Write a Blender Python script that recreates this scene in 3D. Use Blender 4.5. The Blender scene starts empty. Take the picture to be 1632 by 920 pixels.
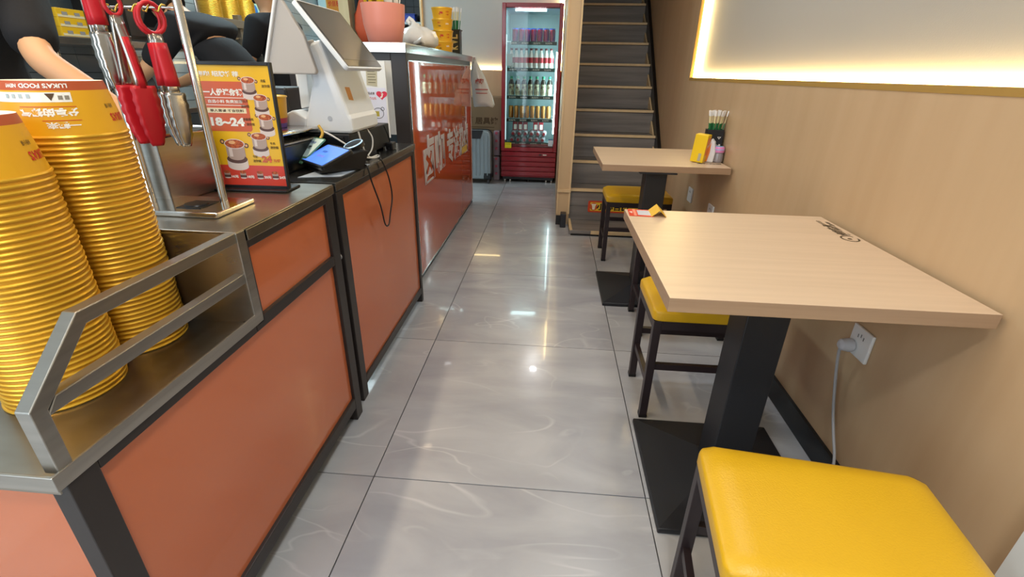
import bpy, bmesh, math, random
from mathutils import Vector, Matrix
random.seed(4)
S = bpy.context.scene
C = S.collection
PI = math.pi
R = math.radians

# ------------------------------------------------------------------ camera
cam_d = bpy.data.cameras.new('camera'); cam = bpy.data.objects.new('camera', cam_d); C.objects.link(cam)
cam_d.sensor_width = 36.0; cam_d.lens = 754.3 / 1632 * 36.0; cam_d.clip_start = 0.02; cam_d.clip_end = 100
RT = Vector((0.99641, 0.08265, 0.01812)); UP = Vector((-0.05074, 0.41227, 0.90965)); FW = Vector((-0.06771, 0.9073, -0.41499))
m3 = Matrix((RT, UP, -FW)).transposed()
cam.matrix_world = Matrix.Translation((0, 0, 1.107)) @ m3.to_4x4()
S.camera = cam
# ------------------------------------------------------------------ world, exposure, big lights
S.view_settings.view_transform = 'Standard'; S.view_settings.look = 'None'
S.cycles.caustics_reflective = False; S.cycles.caustics_refractive = False
S.view_settings.exposure = 0.17; S.view_settings.gamma = 1.0; S.view_settings.use_curve_mapping = False
W = bpy.data.worlds.new('world'); S.world = W; W.use_nodes = True
W.node_tree.nodes['Background'].inputs[0].default_value = (0.75, 0.87, 1.0, 1)
W.node_tree.nodes['Background'].inputs[1].default_value = 1.0

def area(name, loc, sx, sy, power, col, rot=(0, 0, 0)):
    d = bpy.data.lights.new(name, 'AREA'); d.shape = 'RECTANGLE'; d.size = sx; d.size_y = sy
    d.energy = power; d.color = col
    o = bpy.data.objects.new(name, d); C.objects.link(o); o.location = loc; o.rotation_euler = rot
    return o
H = 2.75   # ceiling height
# daylight through the shop front behind the camera
area('daylight', (-1.65, -1.27, 1.3), 2.0, 2.1, 44, (0.78, 0.90, 1.0), (R(90), 0, 0))
# warm row of lamps over the serving side, round lamps over the aisle (middle one added), cold lamp over the kitchen
area('lamp_serving_side', (-1.2, .7, H - 0.07), 0.08, 1.9, 30, (1.0, 0.78, 0.52))
area('lamp_aisle', (0.15, -0.45, H - 0.07), 0.26, 0.26, 26, (0.97, 0.97, 0.95))
area('lamp_aisle_far', (-0.10, 5.6, H - 0.07), 0.07, 0.07, 7, (0.95, 0.97, 1.0))
area('fill_lamp_aisle_mid', (0.35, 2.1, H - 0.07), 0.25, 0.25, 11, (0.95, 0.97, 1.0))  # added fill lamp, placed so its floor reflection stays out of view
area('lamp_kitchen', (-2.2, 4.3, H - 0.07), 0.5, 1.6, 42, (0.72, 0.93, 1.0))
area('lamp_kitchen_near', (-2.2, 1.4, H - 0.07), 0.3, 1.0, 10, (0.85, 0.95, 1.0))

# ------------------------------------------------------------------ materials
MC = {}
def lin(h):
    if isinstance(h, tuple): return h
    r = [int(h[i:i + 2], 16) / 255 for i in (0, 2, 4)]
    return tuple(c / 12.92 if c <= .04045 else ((c + .055) / 1.055) ** 2.4 for c in r)
def mat(name, col, rough=.5, metal=0., coat=0., noise=None, bump=None, emit=0., trans=0., alpha=1., ior=1.45, rvar=0.):
    """noise=(scale_x,scale_y,scale_z,amount,hexcolour2,detail) ; bump=(sx,sy,sz,strength)"""
    if name in MC: return MC[name]
    m = bpy.data.materials.new(name); m.use_nodes = True; MC[name] = m
    nt = m.node_tree; b = nt.nodes['Principled BSDF']; L = nt.links
    c = lin(col)
    b.inputs['Base Color'].default_value = (*c, 1); b.inputs['Roughness'].default_value = rough
    b.inputs['Metallic'].default_value = metal; b.inputs['IOR'].default_value = ior
    b.inputs['Coat Weight'].default_value = coat; b.inputs['Coat Roughness'].default_value = .03
    b.inputs['Transmission Weight'].default_value = trans; b.inputs['Alpha'].default_value = alpha
    if emit:
        b.inputs['Emission Color'].default_value = (*c, 1); b.inputs['Emission Strength'].default_value = emit
    def tex(sx, sy, sz, det=4., dist=0.):
        tc = nt.nodes.new('ShaderNodeTexCoord'); mp = nt.nodes.new('ShaderNodeMapping')
        mp.inputs['Scale'].default_value = (sx, sy, sz)
        n = nt.nodes.new('ShaderNodeTexNoise'); n.inputs['Scale'].default_value = 1; n.inputs['Detail'].default_value = det
        n.inputs['Distortion'].default_value = dist
        L.new(tc.outputs['Object'], mp.inputs[0]); L.new(mp.outputs[0], n.inputs['Vector']); return n
    if noise:
        sx, sy, sz, amt, c2 = noise[:5]
        n = tex(sx, sy, sz, noise[5] if len(noise) > 5 else 4.)
        rp = nt.nodes.new('ShaderNodeValToRGB'); rp.color_ramp.elements[0].position = .35; rp.color_ramp.elements[1].position = .68
        rp.color_ramp.elements[0].color = (0, 0, 0, 1); rp.color_ramp.elements[1].color = (amt, amt, amt, 1)
        L.new(n.outputs[0], rp.inputs[0])
        mx = nt.nodes.new('ShaderNodeMix'); mx.data_type = 'RGBA'
        L.new(rp.outputs[0], mx.inputs[0]); mx.inputs[6].default_value = (*c, 1); mx.inputs[7].default_value = (*lin(c2), 1)
        L.new(mx.outputs[2], b.inputs['Base Color'])
        if rvar:
            mr = nt.nodes.new('ShaderNodeMapRange'); L.new(n.outputs[0], mr.inputs[0])
            mr.inputs[3].default_value = rough; mr.inputs[4].default_value = rough + rvar
            L.new(mr.outputs[0], b.inputs['Roughness'])
    if bump:
        n2 = tex(*bump[:3]); bp = nt.nodes.new('ShaderNodeBump'); bp.inputs['Strength'].default_value = bump[3]
        bp.inputs['Distance'].default_value = .002
        L.new(n2.outputs[0], bp.inputs['Height']); L.new(bp.outputs[0], b.inputs['Normal'])
    return m
STEEL = mat('brushed_steel', 'b4b0a8', .24, .95, noise=(3, 3, 60, .5, '8f8b84'), rvar=.14)
STEELW = mat('worn_steel_top', 'a8a297', .20, .95, noise=(2.2, 7, 5, .8, '70685a'), rvar=.2)
CHROME = mat('polished_steel', 'd0ccc6', .14, 1.)
DARKF = mat('dark_brown_frame', '2c2624', .38)
BLACKM = mat('black_powder_coat', '1c1d21', .45, bump=(400, 400, 400, .15))
ORANGE = mat('orange_gloss_panel', 'c96f45', .16, coat=.35, noise=(.9, .9, .9, .35, 'ba623e'))
ORANGE2 = mat('orange_mirror_panel', 'bb5830', .04, ior=1.52)
WOOD = mat('pale_wood_laminate', 'c2a480', .42, noise=(9, 9, .8, .55, 'b3936e', 6))
WOODT = mat('pale_table_laminate', 'ceb498', .38, noise=(2.5, 60, 2.5, .5, 'c0a68a', 6))
WOODE = mat('table_edge_laminate', 'a3866b', .45, noise=(3, 40, 90, .5, '8e7259', 5))
CREAM = mat('cream_wood_trim', 'd9bf95', .5, noise=(20, 20, 2, .4, 'c4a678'))
GREYW = mat('grey_wall_board', 'aba59b', .75, bump=(250, 250, 250, .2))
WHITEW = mat('white_wall_paint', 'd6d8d6', .7)
CEIL = mat('ceiling_paint', 'dcdcd8', .8)
PLANK = mat('grey_wood_plank', '827c77', .5, noise=(1.6, 30, 26, .7, '5a5552', 6))
PVC = mat('yellow_vinyl', 'd4a51c', .38, noise=(5, 5, 5, .3, 'c8981a'), bump=(300, 300, 300, .25))
WHITEP = mat('white_plastic', 'e6e6e4', .3)
BLACKP = mat('black_plastic', '101012', .35)
LEDM = mat('warm_led', (1.0, .76, .34), .5, emit=26)
LEDC = mat('cold_led', (.75, .97, 1.0), .5, emit=30)
LAMP = mat('lamp_diffuser', (1.0, .93, .82), .5, emit=2.5)
GOLD = mat('gold_foil_rim', 'eab435', .32, .5)
BOWLY = mat('yellow_bowl_paper', 'e2a516', .4)
BOWLR = mat('rust_bowl_band', 'b5512a', .45)
BOWLW = mat('white_bowl_paper', 'f0e9d8', .6)
WHITEI = mat('white_ink', 'f2efe6', .5)
REDI = mat('red_ink', 'c8281c', .5)
BLACKI = mat('black_ink', '1a1714', .5)
DARKI = mat('brown_ink', '4a3010', .5)
REDS = mat('red_silicone', 'b8101e', .42)
REDF = mat('red_fridge_paint', '8e1020', .25, coat=.4)
BLUEI = mat('blue_ink', '2a55a0', .5)
SKIN = mat('skin', 'd2a077', .5)
SHIRT = mat('black_shirt_cloth', '141418', .85, bump=(60, 60, 60, .4))
PANTS = mat('dark_trousers', '1a1a20', .85)

# ------------------------------------------------------------------ mesh helpers
def link(name, me, parent=None, m=None):
    o = bpy.data.objects.new(name, me); C.objects.link(o)
    if m is not None and me is not None and not me.materials:
        for k in (m if isinstance(m, (list, tuple)) else [m]): me.materials.append(k)
    if parent is not None: o.parent = parent
    return o
def fin(name, bm, m, parent=None, smooth=False, bev=0., seg=2, loc=None):
    bmesh.ops.recalc_face_normals(bm, faces=bm.faces)
    me = bpy.data.meshes.new(name); bm.to_mesh(me); bm.free()
    o = link(name, me, parent, m)
    if smooth: me.shade_smooth()
    if bev:
        b = o.modifiers.new('bevel', 'BEVEL'); b.width = bev; b.segments = seg; b.limit_method = 'ANGLE'; b.angle_limit = R(35)
        b.harden_normals = False
        if smooth or seg > 1: me.shade_smooth() if seg > 2 else None
    if loc is not None: o.location = loc
    return o
def bx(bm, x0, x1, y0, y1, z0, z1, M=None, mi=0):
    vs = [bm.verts.new(v) for v in ((x0, y0, z0), (x1, y0, z0), (x1, y1, z0), (x0, y1, z0), (x0, y0, z1), (x1, y0, z1), (x1, y1, z1), (x0, y1, z1))]
    if M is not None:
        for v in vs: v.co = M @ v.co
    for f in ((0, 3, 2, 1), (4, 5, 6, 7), (0, 1, 5, 4), (1, 2, 6, 5), (2, 3, 7, 6), (3, 0, 4, 7)):
        bm.faces.new([vs[i] for i in f]).material_index = mi
    return vs
def box(name, x0, x1, y0, y1, z0, z1, m, parent=None, bev=0., M=None, seg=2):
    bm = bmesh.new(); bx(bm, x0, x1, y0, y1, z0, z1, M); return fin(name, bm, m, parent, bev=bev, seg=seg)
def prism(name, pts, a0, a1, m, parent=None, axis='X', bev=0., M=None, smooth=False):
    """extrude polygon pts along axis between a0,a1. X: pts=(y,z); Y: pts=(x,z); Z: pts=(x,y)"""
    bm = bmesh.new(); prism_bm(bm, pts, a0, a1, axis, M); return fin(name, bm, m, parent, bev=bev, smooth=smooth)
def prism_bm(bm, pts, a0, a1, axis='X', M=None):
    def P(p, a): return {'X': (a, p[0], p[1]), 'Y': (p[0], a, p[1]), 'Z': (p[0], p[1], a)}[axis]
    A = [bm.verts.new(P(p, a0)) for p in pts]; B = [bm.verts.new(P(p, a1)) for p in pts]
    if M is not None:
        for v in A + B: v.co = M @ v.co
    bm.faces.new(A); bm.faces.new(B[::-1]); n = len(pts)
    for i in range(n): bm.faces.new((A[i], B[i], B[(i + 1) % n], A[(i + 1) % n]))
def lathe_bm(bm, prof, n=32, c=(0, 0, 0), ms=None, M=None, cap=True):
    rings = []
    for r, z in prof:
        if r < 1e-6:
            v = bm.verts.new((c[0], c[1], c[2] + z)); rings.append([v])
        else:
            rings.append([bm.verts.new((c[0] + r * math.cos(2 * PI * i / n), c[1] + r * math.sin(2 * PI * i / n), c[2] + z)) for i in range(n)])
    if M is not None:
        for g in rings:
            for v in g: v.co = M @ v.co
    for k in range(len(rings) - 1):
        a, b = rings[k], rings[k + 1]; mi = ms[k] if ms else 0
        for i in range(n):
            j = (i + 1) % n
            if len(a) == 1 and len(b) == 1: break
            if len(a) == 1: f = bm.faces.new((a[0], b[j], b[i]))
            elif len(b) == 1: f = bm.faces.new((a[i], a[j], b[0]))
            else: f = bm.faces.new((a[i], a[j], b[j], b[i]))
            f.material_index = mi
def lathe(name, prof, m, parent=None, n=32, c=(0, 0, 0), ms=None, M=None, smooth=True):
    bm = bmesh.new(); lathe_bm(bm, prof, n, c, ms, M)
    o = fin(name, bm, m, parent, smooth=False)
    if smooth: o.data.shade_smooth(); o.data.set_sharp_from_angle(angle=R(35))
    return o
def tube_bm(bm, pts, r, n=8, cap=True):
    pts = [Vector(p) for p in pts]; rings = []
    up = Vector((0, 0, 1)); prev = None
    for i, p in enumerate(pts):
        d = (pts[min(i + 1, len(pts) - 1)] - pts[max(i - 1, 0)]).normalized()
        if prev is None:
            a = d.cross(up) if abs(d.dot(up)) < .95 else d.cross(Vector((1, 0, 0)))
        else:
            a = prev - d * prev.dot(d)
        a.normalize(); prev = a; b = d.cross(a); rr = r[i] if isinstance(r, (list, tuple)) else r
        rings.append([bm.verts.new(p + rr * (math.cos(2 * PI * k / n) * a + math.sin(2 * PI * k / n) * b)) for k in range(n)])
    for i in range(len(rings) - 1):
        for k in range(n):
            j = (k + 1) % n; bm.faces.new((rings[i][k], rings[i][j], rings[i + 1][j], rings[i + 1][k]))
    if cap: bm.faces.new(rings[0][::-1]); bm.faces.new(rings[-1])
def tube(name, pts, r, m, parent=None, n=8, spline=False):
    if spline: pts = smooth_path(pts)
    bm = bmesh.new(); tube_bm(bm, pts, r, n); o = fin(name, bm, m, parent, smooth=False)
    o.data.shade_smooth(); o.data.set_sharp_from_angle(angle=R(50)); return o
def smooth_path(P, k=6):
    P = [Vector(p) for p in P]; out = []
    for i in range(len(P) - 1):
        p0 = P[max(i - 1, 0)]; p1 = P[i]; p2 = P[i + 1]; p3 = P[min(i + 2, len(P) - 1)]
        for j in range(k):
            t = j / k
            out.append(.5 * ((2 * p1) + (p2 - p0) * t + (2 * p0 - 5 * p1 + 4 * p2 - p3) * t * t + (3 * p1 - p0 - 3 * p2 + p3) * t ** 3))
    out.append(P[-1]); return out
def rbar(bm, a, b, w, h, up=(0, 0, 1), ext=0.):
    """square bar from a to b, width w (sideways) height h (along up)"""
    a = Vector(a); b = Vector(b); d = (b - a).normalized(); a = a - d * ext; b = b + d * ext
    u = Vector(up); s = d.cross(u).normalized(); u = s.cross(d).normalized()
    M = Matrix((s, d, u)).transposed().to_4x4(); M.translation = a
    bx(bm, -w / 2, w / 2, 0, (b - a).length, -h / 2, h / 2, M)
def bar(name, a, b, w, h, m, parent=None, up=(0, 0, 1), bev=0.):
    bm = bmesh.new(); rbar(bm, a, b, w, h, up); return fin(name, bm, m, parent, bev=bev)
def rrect(w, h, r, n=5, cx=0, cy=0):
    o = []
    for k, (sx, sy) in enumerate(((1, 1), (-1, 1), (-1, -1), (1, -1))):
        for i in range(n + 1):
            a = PI / 2 * (k + i / n); o.append((cx + sx * (w / 2 - r) + r * math.cos(a), cy + sy * (h / 2 - r) + r * math.sin(a)))
    return o
def tag(o, label, cat, group=None, kind=None):
    if label: o['label'] = label
    if cat: o['category'] = cat
    if group: o['group'] = group
    if kind: o['kind'] = kind
    return o
def thing(name, label, cat, loc=(0, 0, 0), rz=0., group=None):
    o = bpy.data.objects.new(name, None); C.objects.link(o); o.empty_display_size = .05
    o.location = loc; o.rotation_euler = (0, 0, rz); return tag(o, label, cat, group)
def struct(o): o['kind'] = 'structure'; return o
def dup(root, loc=None, rz=None, label=None, group=None):
    r = root.copy(); C.objects.link(r)
    if loc is not None: r.location = loc
    if rz is not None: r.rotation_euler = (0, 0, rz)
    if label: r['label'] = label
    if group: r['group'] = group
    for ch in list(root.children):
        c = ch.copy(); C.objects.link(c); c.parent = r
        for g in list(ch.children):
            d = g.copy(); C.objects.link(d); d.parent = c
    return r
def frame_mat(o, xd, yd):
    xd = Vector(xd).normalized(); yd = Vector(yd); yd = (yd - xd * yd.dot(xd)).normalized(); z = xd.cross(yd)
    M = Matrix((xd, yd, z)).transposed().to_4x4(); M.translation = Vector(o); return M
TXT = {}
def text_mesh(s, bold=0., depth=0., spacing=1.):
    k = (s, bold, depth, spacing)
    if k not in TXT:
        cu = bpy.data.curves.new('t', 'FONT'); cu.body = s; cu.size = 1; cu.offset = bold; cu.extrude = depth; cu.resolution_u = 3
        cu.space_character = spacing
        ob = bpy.data.objects.new('t', cu); C.objects.link(ob)
        dg = bpy.context.evaluated_depsgraph_get()
        me = bpy.data.meshes.new_from_object(ob.evaluated_get(dg)); me.materials.clear()
        bpy.data.objects.remove(ob)
        xs = [v.co.x for v in me.vertices] or [0, 1]; ys = [v.co.y for v in me.vertices] or [0, 1]
        TXT[k] = (me, min(xs), max(xs), min(ys), max(ys))
    return TXT[k]
def text(s, M, w, h, m, parent=None, bold=.02, depth=.0, name='lettering', spacing=1., keep=False):
    """text fitted to w x h rectangle, its centre at the origin of M, facing +Z of M"""
    me, x0, x1, y0, y1 = text_mesh(s, bold, depth / max(h, 1e-4), spacing)
    me = me.copy(); sx = w / max(x1 - x0, 1e-4); sy = h / max(y1 - y0, 1e-4)
    if keep: sx = sy = min(sx, sy)
    T = M @ Matrix.Diagonal((sx, sy, sy, 1)) @ Matrix.Translation((-(x0 + x1) / 2, -(y0 + y1) / 2, 0))
    me.transform(T); return link(name, me, parent, m)
def flat(name, pts, M, m, parent=None, t=.0006):
    bm = bmesh.new(); prism_bm(bm, pts, 0, t, 'Z', M); return fin(name, bm, m, parent)
def ell(rx, ry, cx=0, cy=0, n=24): return [(cx + rx * math.cos(2 * PI * i / n), cy + ry * math.sin(2 * PI * i / n)) for i in range(n)]
def rect(x0, x1, y0, y1): return [(x0, y0), (x1, y0), (x1, y1), (x0, y1)]

# ------------------------------------------------------------------ the room
RX = .885            # face of the wooden wall on the right
LX = -2.9            # kitchen wall on the left
floor = struct(box('floor', LX - .1, 1.1, -2.6, 7.3, -.12, -.012, mat('grout', '262528', .8)))
def floor_mat(name, c1, c2):
    m = mat(name, c1, .17, coat=.2); nt = m.node_tree; L = nt.links; b = nt.nodes['Principled BSDF']
    tc = nt.nodes.new('ShaderNodeTexCoord'); oi = nt.nodes.new('ShaderNodeObjectInfo'); ad = nt.nodes.new('ShaderNodeVectorMath'); ad.operation = 'MULTIPLY_ADD'
    L.new(tc.outputs['Object'], ad.inputs[0]); ad.inputs[1].default_value = (1, 1, 1)
    ml = nt.nodes.new('ShaderNodeMath'); ml.operation = 'MULTIPLY'; ml.inputs[1].default_value = 37; L.new(oi.outputs['Random'], ml.inputs[0]); L.new(ml.outputs[0], ad.inputs[2])
    def noi(rz, sx, sy, det, dist):
        mp = nt.nodes.new('ShaderNodeMapping'); mp.inputs['Rotation'].default_value = (0, 0, rz); mp.inputs['Scale'].default_value = (sx, sy, 1); L.new(ad.outputs[0], mp.inputs[0])
        n = nt.nodes.new('ShaderNodeTexNoise'); n.inputs['Scale'].default_value = 1; n.inputs['Detail'].default_value = det; n.inputs['Distortion'].default_value = dist; L.new(mp.outputs[0], n.inputs['Vector']); return n
    def mix(f, a, bb):
        x = nt.nodes.new('ShaderNodeMix'); x.data_type = 'RGBA'; L.new(f, x.inputs[0])
        for k, q in ((6, a), (7, bb)):
            if isinstance(q, str): x.inputs[k].default_value = (*lin(q), 1)
            else: L.new(q, x.inputs[k])
        return x.outputs[2]
    def rng(o, a, bb, c, d):
        x = nt.nodes.new('ShaderNodeMapRange'); L.new(o, x.inputs[0])
        for k, q in enumerate((a, bb, c, d)): x.inputs[k + 1].default_value = q
        return x.outputs[0]
    n1 = noi(.6, 2.2, 5.5, 8, .6); n2 = noi(.5, 1.3, 3.2, 2.5, .8); n3 = noi(.0, 3, 3, 2, 0); n4 = noi(-.5, 1.2, 2.6, 2.5, .7)
    c = mix(rng(n1.outputs[0], .32, .68, 0, 1), c1, c2)
    for n_, w_ in ((n2, .010), (n4, .006)):
        sb = nt.nodes.new('ShaderNodeMath'); sb.operation = 'SUBTRACT'; L.new(n_.outputs[0], sb.inputs[0]); sb.inputs[1].default_value = .5
        ab = nt.nodes.new('ShaderNodeMath'); ab.operation = 'ABSOLUTE'; L.new(sb.outputs[0], ab.inputs[0])
        v_ = rng(ab.outputs[0], 0, w_, 1, 0); k_ = rng(n3.outputs[0], .45, .65, 0, .5)
        mu = nt.nodes.new('ShaderNodeMath'); mu.operation = 'MULTIPLY'; L.new(v_, mu.inputs[0]); L.new(k_, mu.inputs[1]); c = mix(mu.outputs[0], c, 'cfcfd0')
    L.new(c, b.inputs['Base Color']); L.new(rng(n1.outputs[0], .3, .7, .14, .24), b.inputs['Roughness']); return m
TILE = [floor_mat('floor_tile_' + w, c, c2) for w, c, c2 in (('pale', 'b4b5b8', '9c9da2'), ('mid', 'b2b3b5', '9fa0a4'), ('soft', 'b7b6b6', 'a3a4a7'))]
tile_me = []
for k in range(3):
    bm = bmesh.new(); bx(bm, .0018, .7982, .0018, .7982, -.012, 0); me = bpy.data.meshes.new('tile'); bm.to_mesh(me); bm.free(); me.materials.append(TILE[k]); tile_me.append(me)
for i in range(-3, 2):
    for j in range(-4, 8):
        x, y = -.4787 + .8 * i, 1.0187 + .8 * j
        me = tile_me[(i * 5 + j * 3) % 3]
        if x + .8 > RX + .01:     # cut tiles along the right wall
            bm = bmesh.new(); bx(bm, .0015, RX + .01 - x, .0015, .7985, -.012, 0); me = bpy.data.meshes.new('tile'); bm.to_mesh(me); bm.free(); me.materials.append(TILE[j % 3])
        o = link('tile', me, floor); o.location = (x, y, 0)
# faint scratches / veins: thin pale veins are inside the tile colour
ceiling = struct(box('ceiling', LX - .1, 1.1, -2.6, 7.3, H, H + .1, CEIL))
for (x, y, sx, sy) in ((-1.2, .7, .1, 1.9), (-2.2, 4.3, .5, 1.6), (-2.2, 1.4, .3, 1.)):
    t = thing('ceiling_light', {(-1.2): 'long warm ceiling light above the serving counters', (-2.2): 'cold rectangular ceiling light above the ' + ('far kitchen shelves' if y > 2 else 'near end of the kitchen')}[x], 'lamp', (x, y, H))
    bm = bmesh.new()
    for a in ((-sx / 2 - .02, -sx / 2, -sy / 2 - .02, sy / 2 + .02), (sx / 2, sx / 2 + .02, -sy / 2 - .02, sy / 2 + .02), (-sx / 2, sx / 2, -sy / 2 - .02, -sy / 2), (-sx / 2, sx / 2, sy / 2, sy / 2 + .02)):
        bx(bm, *a, -.06, 0)
    fin('frame', bm, WHITEP, t); box('diffuser', -sx / 2, sx / 2, -sy / 2, sy / 2, -.03, -.012, LAMP if x > -2 else mat('cold_diffuser', (.75, .93, 1.), .5, emit=4), t)
for (x, y, w, lb) in ((.15, -.45, .15, 'round warm ceiling downlight nearest the shop front'), (-.10, 5.6, .04, 'round white ceiling downlight in front of the red fridge'), (.35, 2.1, .125, 'added round ceiling downlight above the far table')):  # fixture above the far table is added to house the fill lamp
    t = thing('ceiling_downlight', lb, 'lamp', (x, y, H))
    lathe('frame', [(w, 0), (w + .02, 0), (w + .02, -.05), (w, -.05), (w, 0)], WHITEP, t)
    lathe('diffuser', [(0, -.02), (w, -.02), (w, -.01), (0, -.01)], LAMP, t)

# right wall: grey board set back, wooden cladding in front of it
wr = struct(box('wall_right', .945, 1.06, -2.6, 7.3, 0, H, GREYW))
bm = bmesh.new(); LY, LZ = 3.5, 1.096
bx(bm, RX, .944, .655, 7.2, 0, LZ); bx(bm, RX, .944, LY + .001, 7.2, LZ, H - .002)
cl = fin('wood_cladding', bm, WOOD, wr)
box('ledge_trim', RX - .0015, .944, .655, LY, LZ - .014, LZ + .003, mat('ledge_wood', 'a5813f', .5), wr)
box('led_strip', .925, .944, .655, LY - .012, LZ + .0035, LZ + .016, LEDM, wr)
box('led_strip', .905, .944, LY - .010, LY, LZ + .004, H - .01, LEDM, wr)
box('edge_trim', RX - .0015, .9045, LY - .004, LY + .004, LZ, H - .01, mat('ledge_wood', ''), wr)
sk = struct(box('baseboard_right', RX - .012, RX - .0005, .655, 3.44, 0.001, .085, mat('black_skirting', '16171a', .4)))
# white pier at the shop-front end of the wooden wall
pier = struct(box('wall_right_pier', .86, .944, .42, .652, 0, LZ - .02, WHITEW)); pier.name = 'trim_1'
# left (kitchen) wall with glazed tiles
wl = struct(box('wall_left', LX - .1, LX - .012, -2.6, 7.3, 0, H, mat('wall_grout', '4a5358', .8)))
KT = mat('glazed_kitchen_tile', 'a9b7be', .18, coat=.3)
bm = bmesh.new(); bx(bm, 0, .012, .002, .198, .002, .098); ktm = bpy.data.meshes.new('tile'); bm.to_mesh(ktm); bm.free(); ktm.materials.append(KT)
n = 0
for r_ in range(9, 21):
    for c_ in range(11, 34):
        if n >= 290: break
        o = link('tile', ktm, wl); o.location = (LX - .012, c_ * .2 - .03, r_ * .1 - .04); n += 1
bm = bmesh.new()
for r_ in range(0, 28):
    for c_ in range(-13, 37):
        if 9 <= r_ < 21 and 11 <= c_ < 34 and (r_ - 9) * 23 + c_ - 11 < 290: continue
        y, z = c_ * .2 - .03, r_ * .1 - .04
        if z + .1 > H or z < 0 or y + .2 > 7.3: continue
        bx(bm, LX - .012, LX, y + .002, y + .198, z + .002, z + .098)
o = fin('tile_field', bm, KT, wl); o['kind'] = 'stuff'
# back wall of the dining room behind the fridge
BY = 5.95
wb = struct(box('wall_back', -1.51, .066, BY + .05, BY + .12, 0, H, mat('back_wall_board', 'a9aaa6', .75)))
box('wood_cladding', -1.51, .066, BY, BY + .049, 0, 1.13, WOOD, wb)
box('led_strip', -1.45, .0, BY + .03, BY + .049, 1.134, 1.155, LEDM, wb)
box('led_strip', .04, .065, BY + .02, BY + .049, 1.14, H - .02, LEDM, wb)
box('corner_trim', -1.53, -1.511, BY - .004, BY + .13, 0, H, CREAM, wb)
# end wall of the kitchen: dark square tiles
we = struct(box('wall_kitchen', LX, .064, 6.42, 6.52, 0, H, mat('dark_grout', '2a3034', .8))); we.name = 'wall_far'
DT = mat('dark_glazed_tile', '1b2024', .2, coat=.3)
bm = bmesh.new(); bx(bm, .002, .098, -.008, 0, .002, .098); dtm = bpy.data.meshes.new('tile'); bm.to_mesh(dtm); bm.free(); dtm.materials.append(DT)
for i in range(9):
    for j in range(12, 21):
        o = link('tile', dtm, we); o.location = (-2.42 + .1 * i, 6.42, j * .1)
wp = struct(box('trim_2', -2.56, -2.44, 6.2, 6.41, 0, H, CREAM))
box('white_board', -2.88, -2.57, 6.38, 6.418, 1.2, 2.3, mat('bright_board', 'c6e6ea', .5), we)
# front of the shop: wall with a wide window behind the camera
wf = bmesh.new(); bx(wf, LX, 1.06, -1.42, -1.32, 2.5, H); bx(wf, LX, -2.75, -1.42, -1.32, 0, 2.5); bx(wf, -.55, 1.06, -1.42, -1.32, 0, 2.5)
wf = struct(fin('wall_front', wf, WHITEW))
win = struct(box('window_1', -2.75, -.55, -1.385, -1.375, 0.05, 2.5, mat('shop_glass', 'ffffff', .0, trans=1., ior=1.1)))
bm = bmesh.new()
for x in (-2.75, -1.70, -.61): bx(bm, x, x + .06, -1.40, -1.35, 0, 2.5)
fin('frame', bm, DARKF, win)
# stairwell: partition beside the fridge
ws = struct(box('wall_stair', .066, .165, 3.72, 7.2, .0, H, mat('partition_laminate', 'ccb08a', .5, noise=(6, 6, .8, .4, 'bd9f78')))); ws.name = 'wall_middle'
for (a, b) in ((.066, .072), (.157, .165)):
    box('edge_trim', a - .002, b + .002, 3.708, 3.722, .09, H - .01, CREAM, ws)
box('band_trim', .062, .169, 3.704, 3.722, .262, .285, CREAM, ws)
box('base_block', .064, .12, 3.7, 3.721, 0.001, .075, BLACKP, ws)
box('door_stop', .098, .142, 3.62, 3.7, 0.001, .11, mat('dark_bracket', '23242a', .4), ws, bev=.004)
struct(box('wall_stair_end', .066, .945, 7.2, 7.3, 0, H, GREYW)).name = 'wall_stair'

# ------------------------------------------------------------------ staircase
st = thing('staircase', 'steep staircase with grey wood-look risers and cream step edges', 'staircase', (0, 0, 0))
SX0, SX1 = .167, .856
box('base_step', SX0, SX1 + .028, 3.455, 3.75, 0.001, .034, PLANK, st, bev=.002)
bm = bmesh.new(); bx(bm, SX0 + .16, SX1, 3.442, 3.456, .012, .036)
fin('base_trim', bm, CREAM, st)
bm = bmesh.new(); rbar(bm, (SX0 + .012, 3.46, .026), (SX0 + .004, 3.74, .036), .02, .022); fin('base_trim', bm, CREAM, st)
box('base_kick', SX0 + .01, SX1 + .028, 3.437, 3.4545, 0.001, .011, BLACKP, st)
for k in range(13):
    z = .283 + .183 * k; y = 3.75 + .218 * k; zb = .034 if k == 0 else z - .183
    nb = 2 if k == 0 else 1
    for q in range(nb):
        za, zc = zb + (z - .02 - zb) * q / nb, zb + (z - .02 - zb) * (q + 1) / nb
        o = box('riser', SX0, SX1, y, y + .018, za + .001, zc - .001, PLANK, st)
    box('tread', SX0, SX1, y + .001, y + .236, z - .019, z - .002, PLANK, st)
    box('nosing', SX0, SX1, y - .012, y + .022, z - .017, z + .003, CREAM, st, bev=.002)
    prism('side_block', [(y + .05, z), (y + .218, z), (y + .218, z + .1)], SX1 - .012, SX1 - .001, CREAM, st)
pts = [(3.62, 0.002), (3.75 - .03, .28), (3.75 + 13 * .218, .283 + 13 * .183 + .03), (3.75 + 13 * .218 + .2, .283 + 13 * .183), (3.95, 0.002)]
prism('stringer', [(3.66, .002), (3.66, .25), (3.75 + 13 * .218 - .09, .283 + 13 * .183 + .03), (3.75 + 13 * .218 + .2, .283 + 13 * .183 - .1), (4.0, .002)], SX1 + .001, RX - .001, BLACKP, st)
box('landing', SX0, RX - .001, 3.75 + 13 * .218 + .001, 7.19, 2.55, 2.66, PLANK, st)
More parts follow.
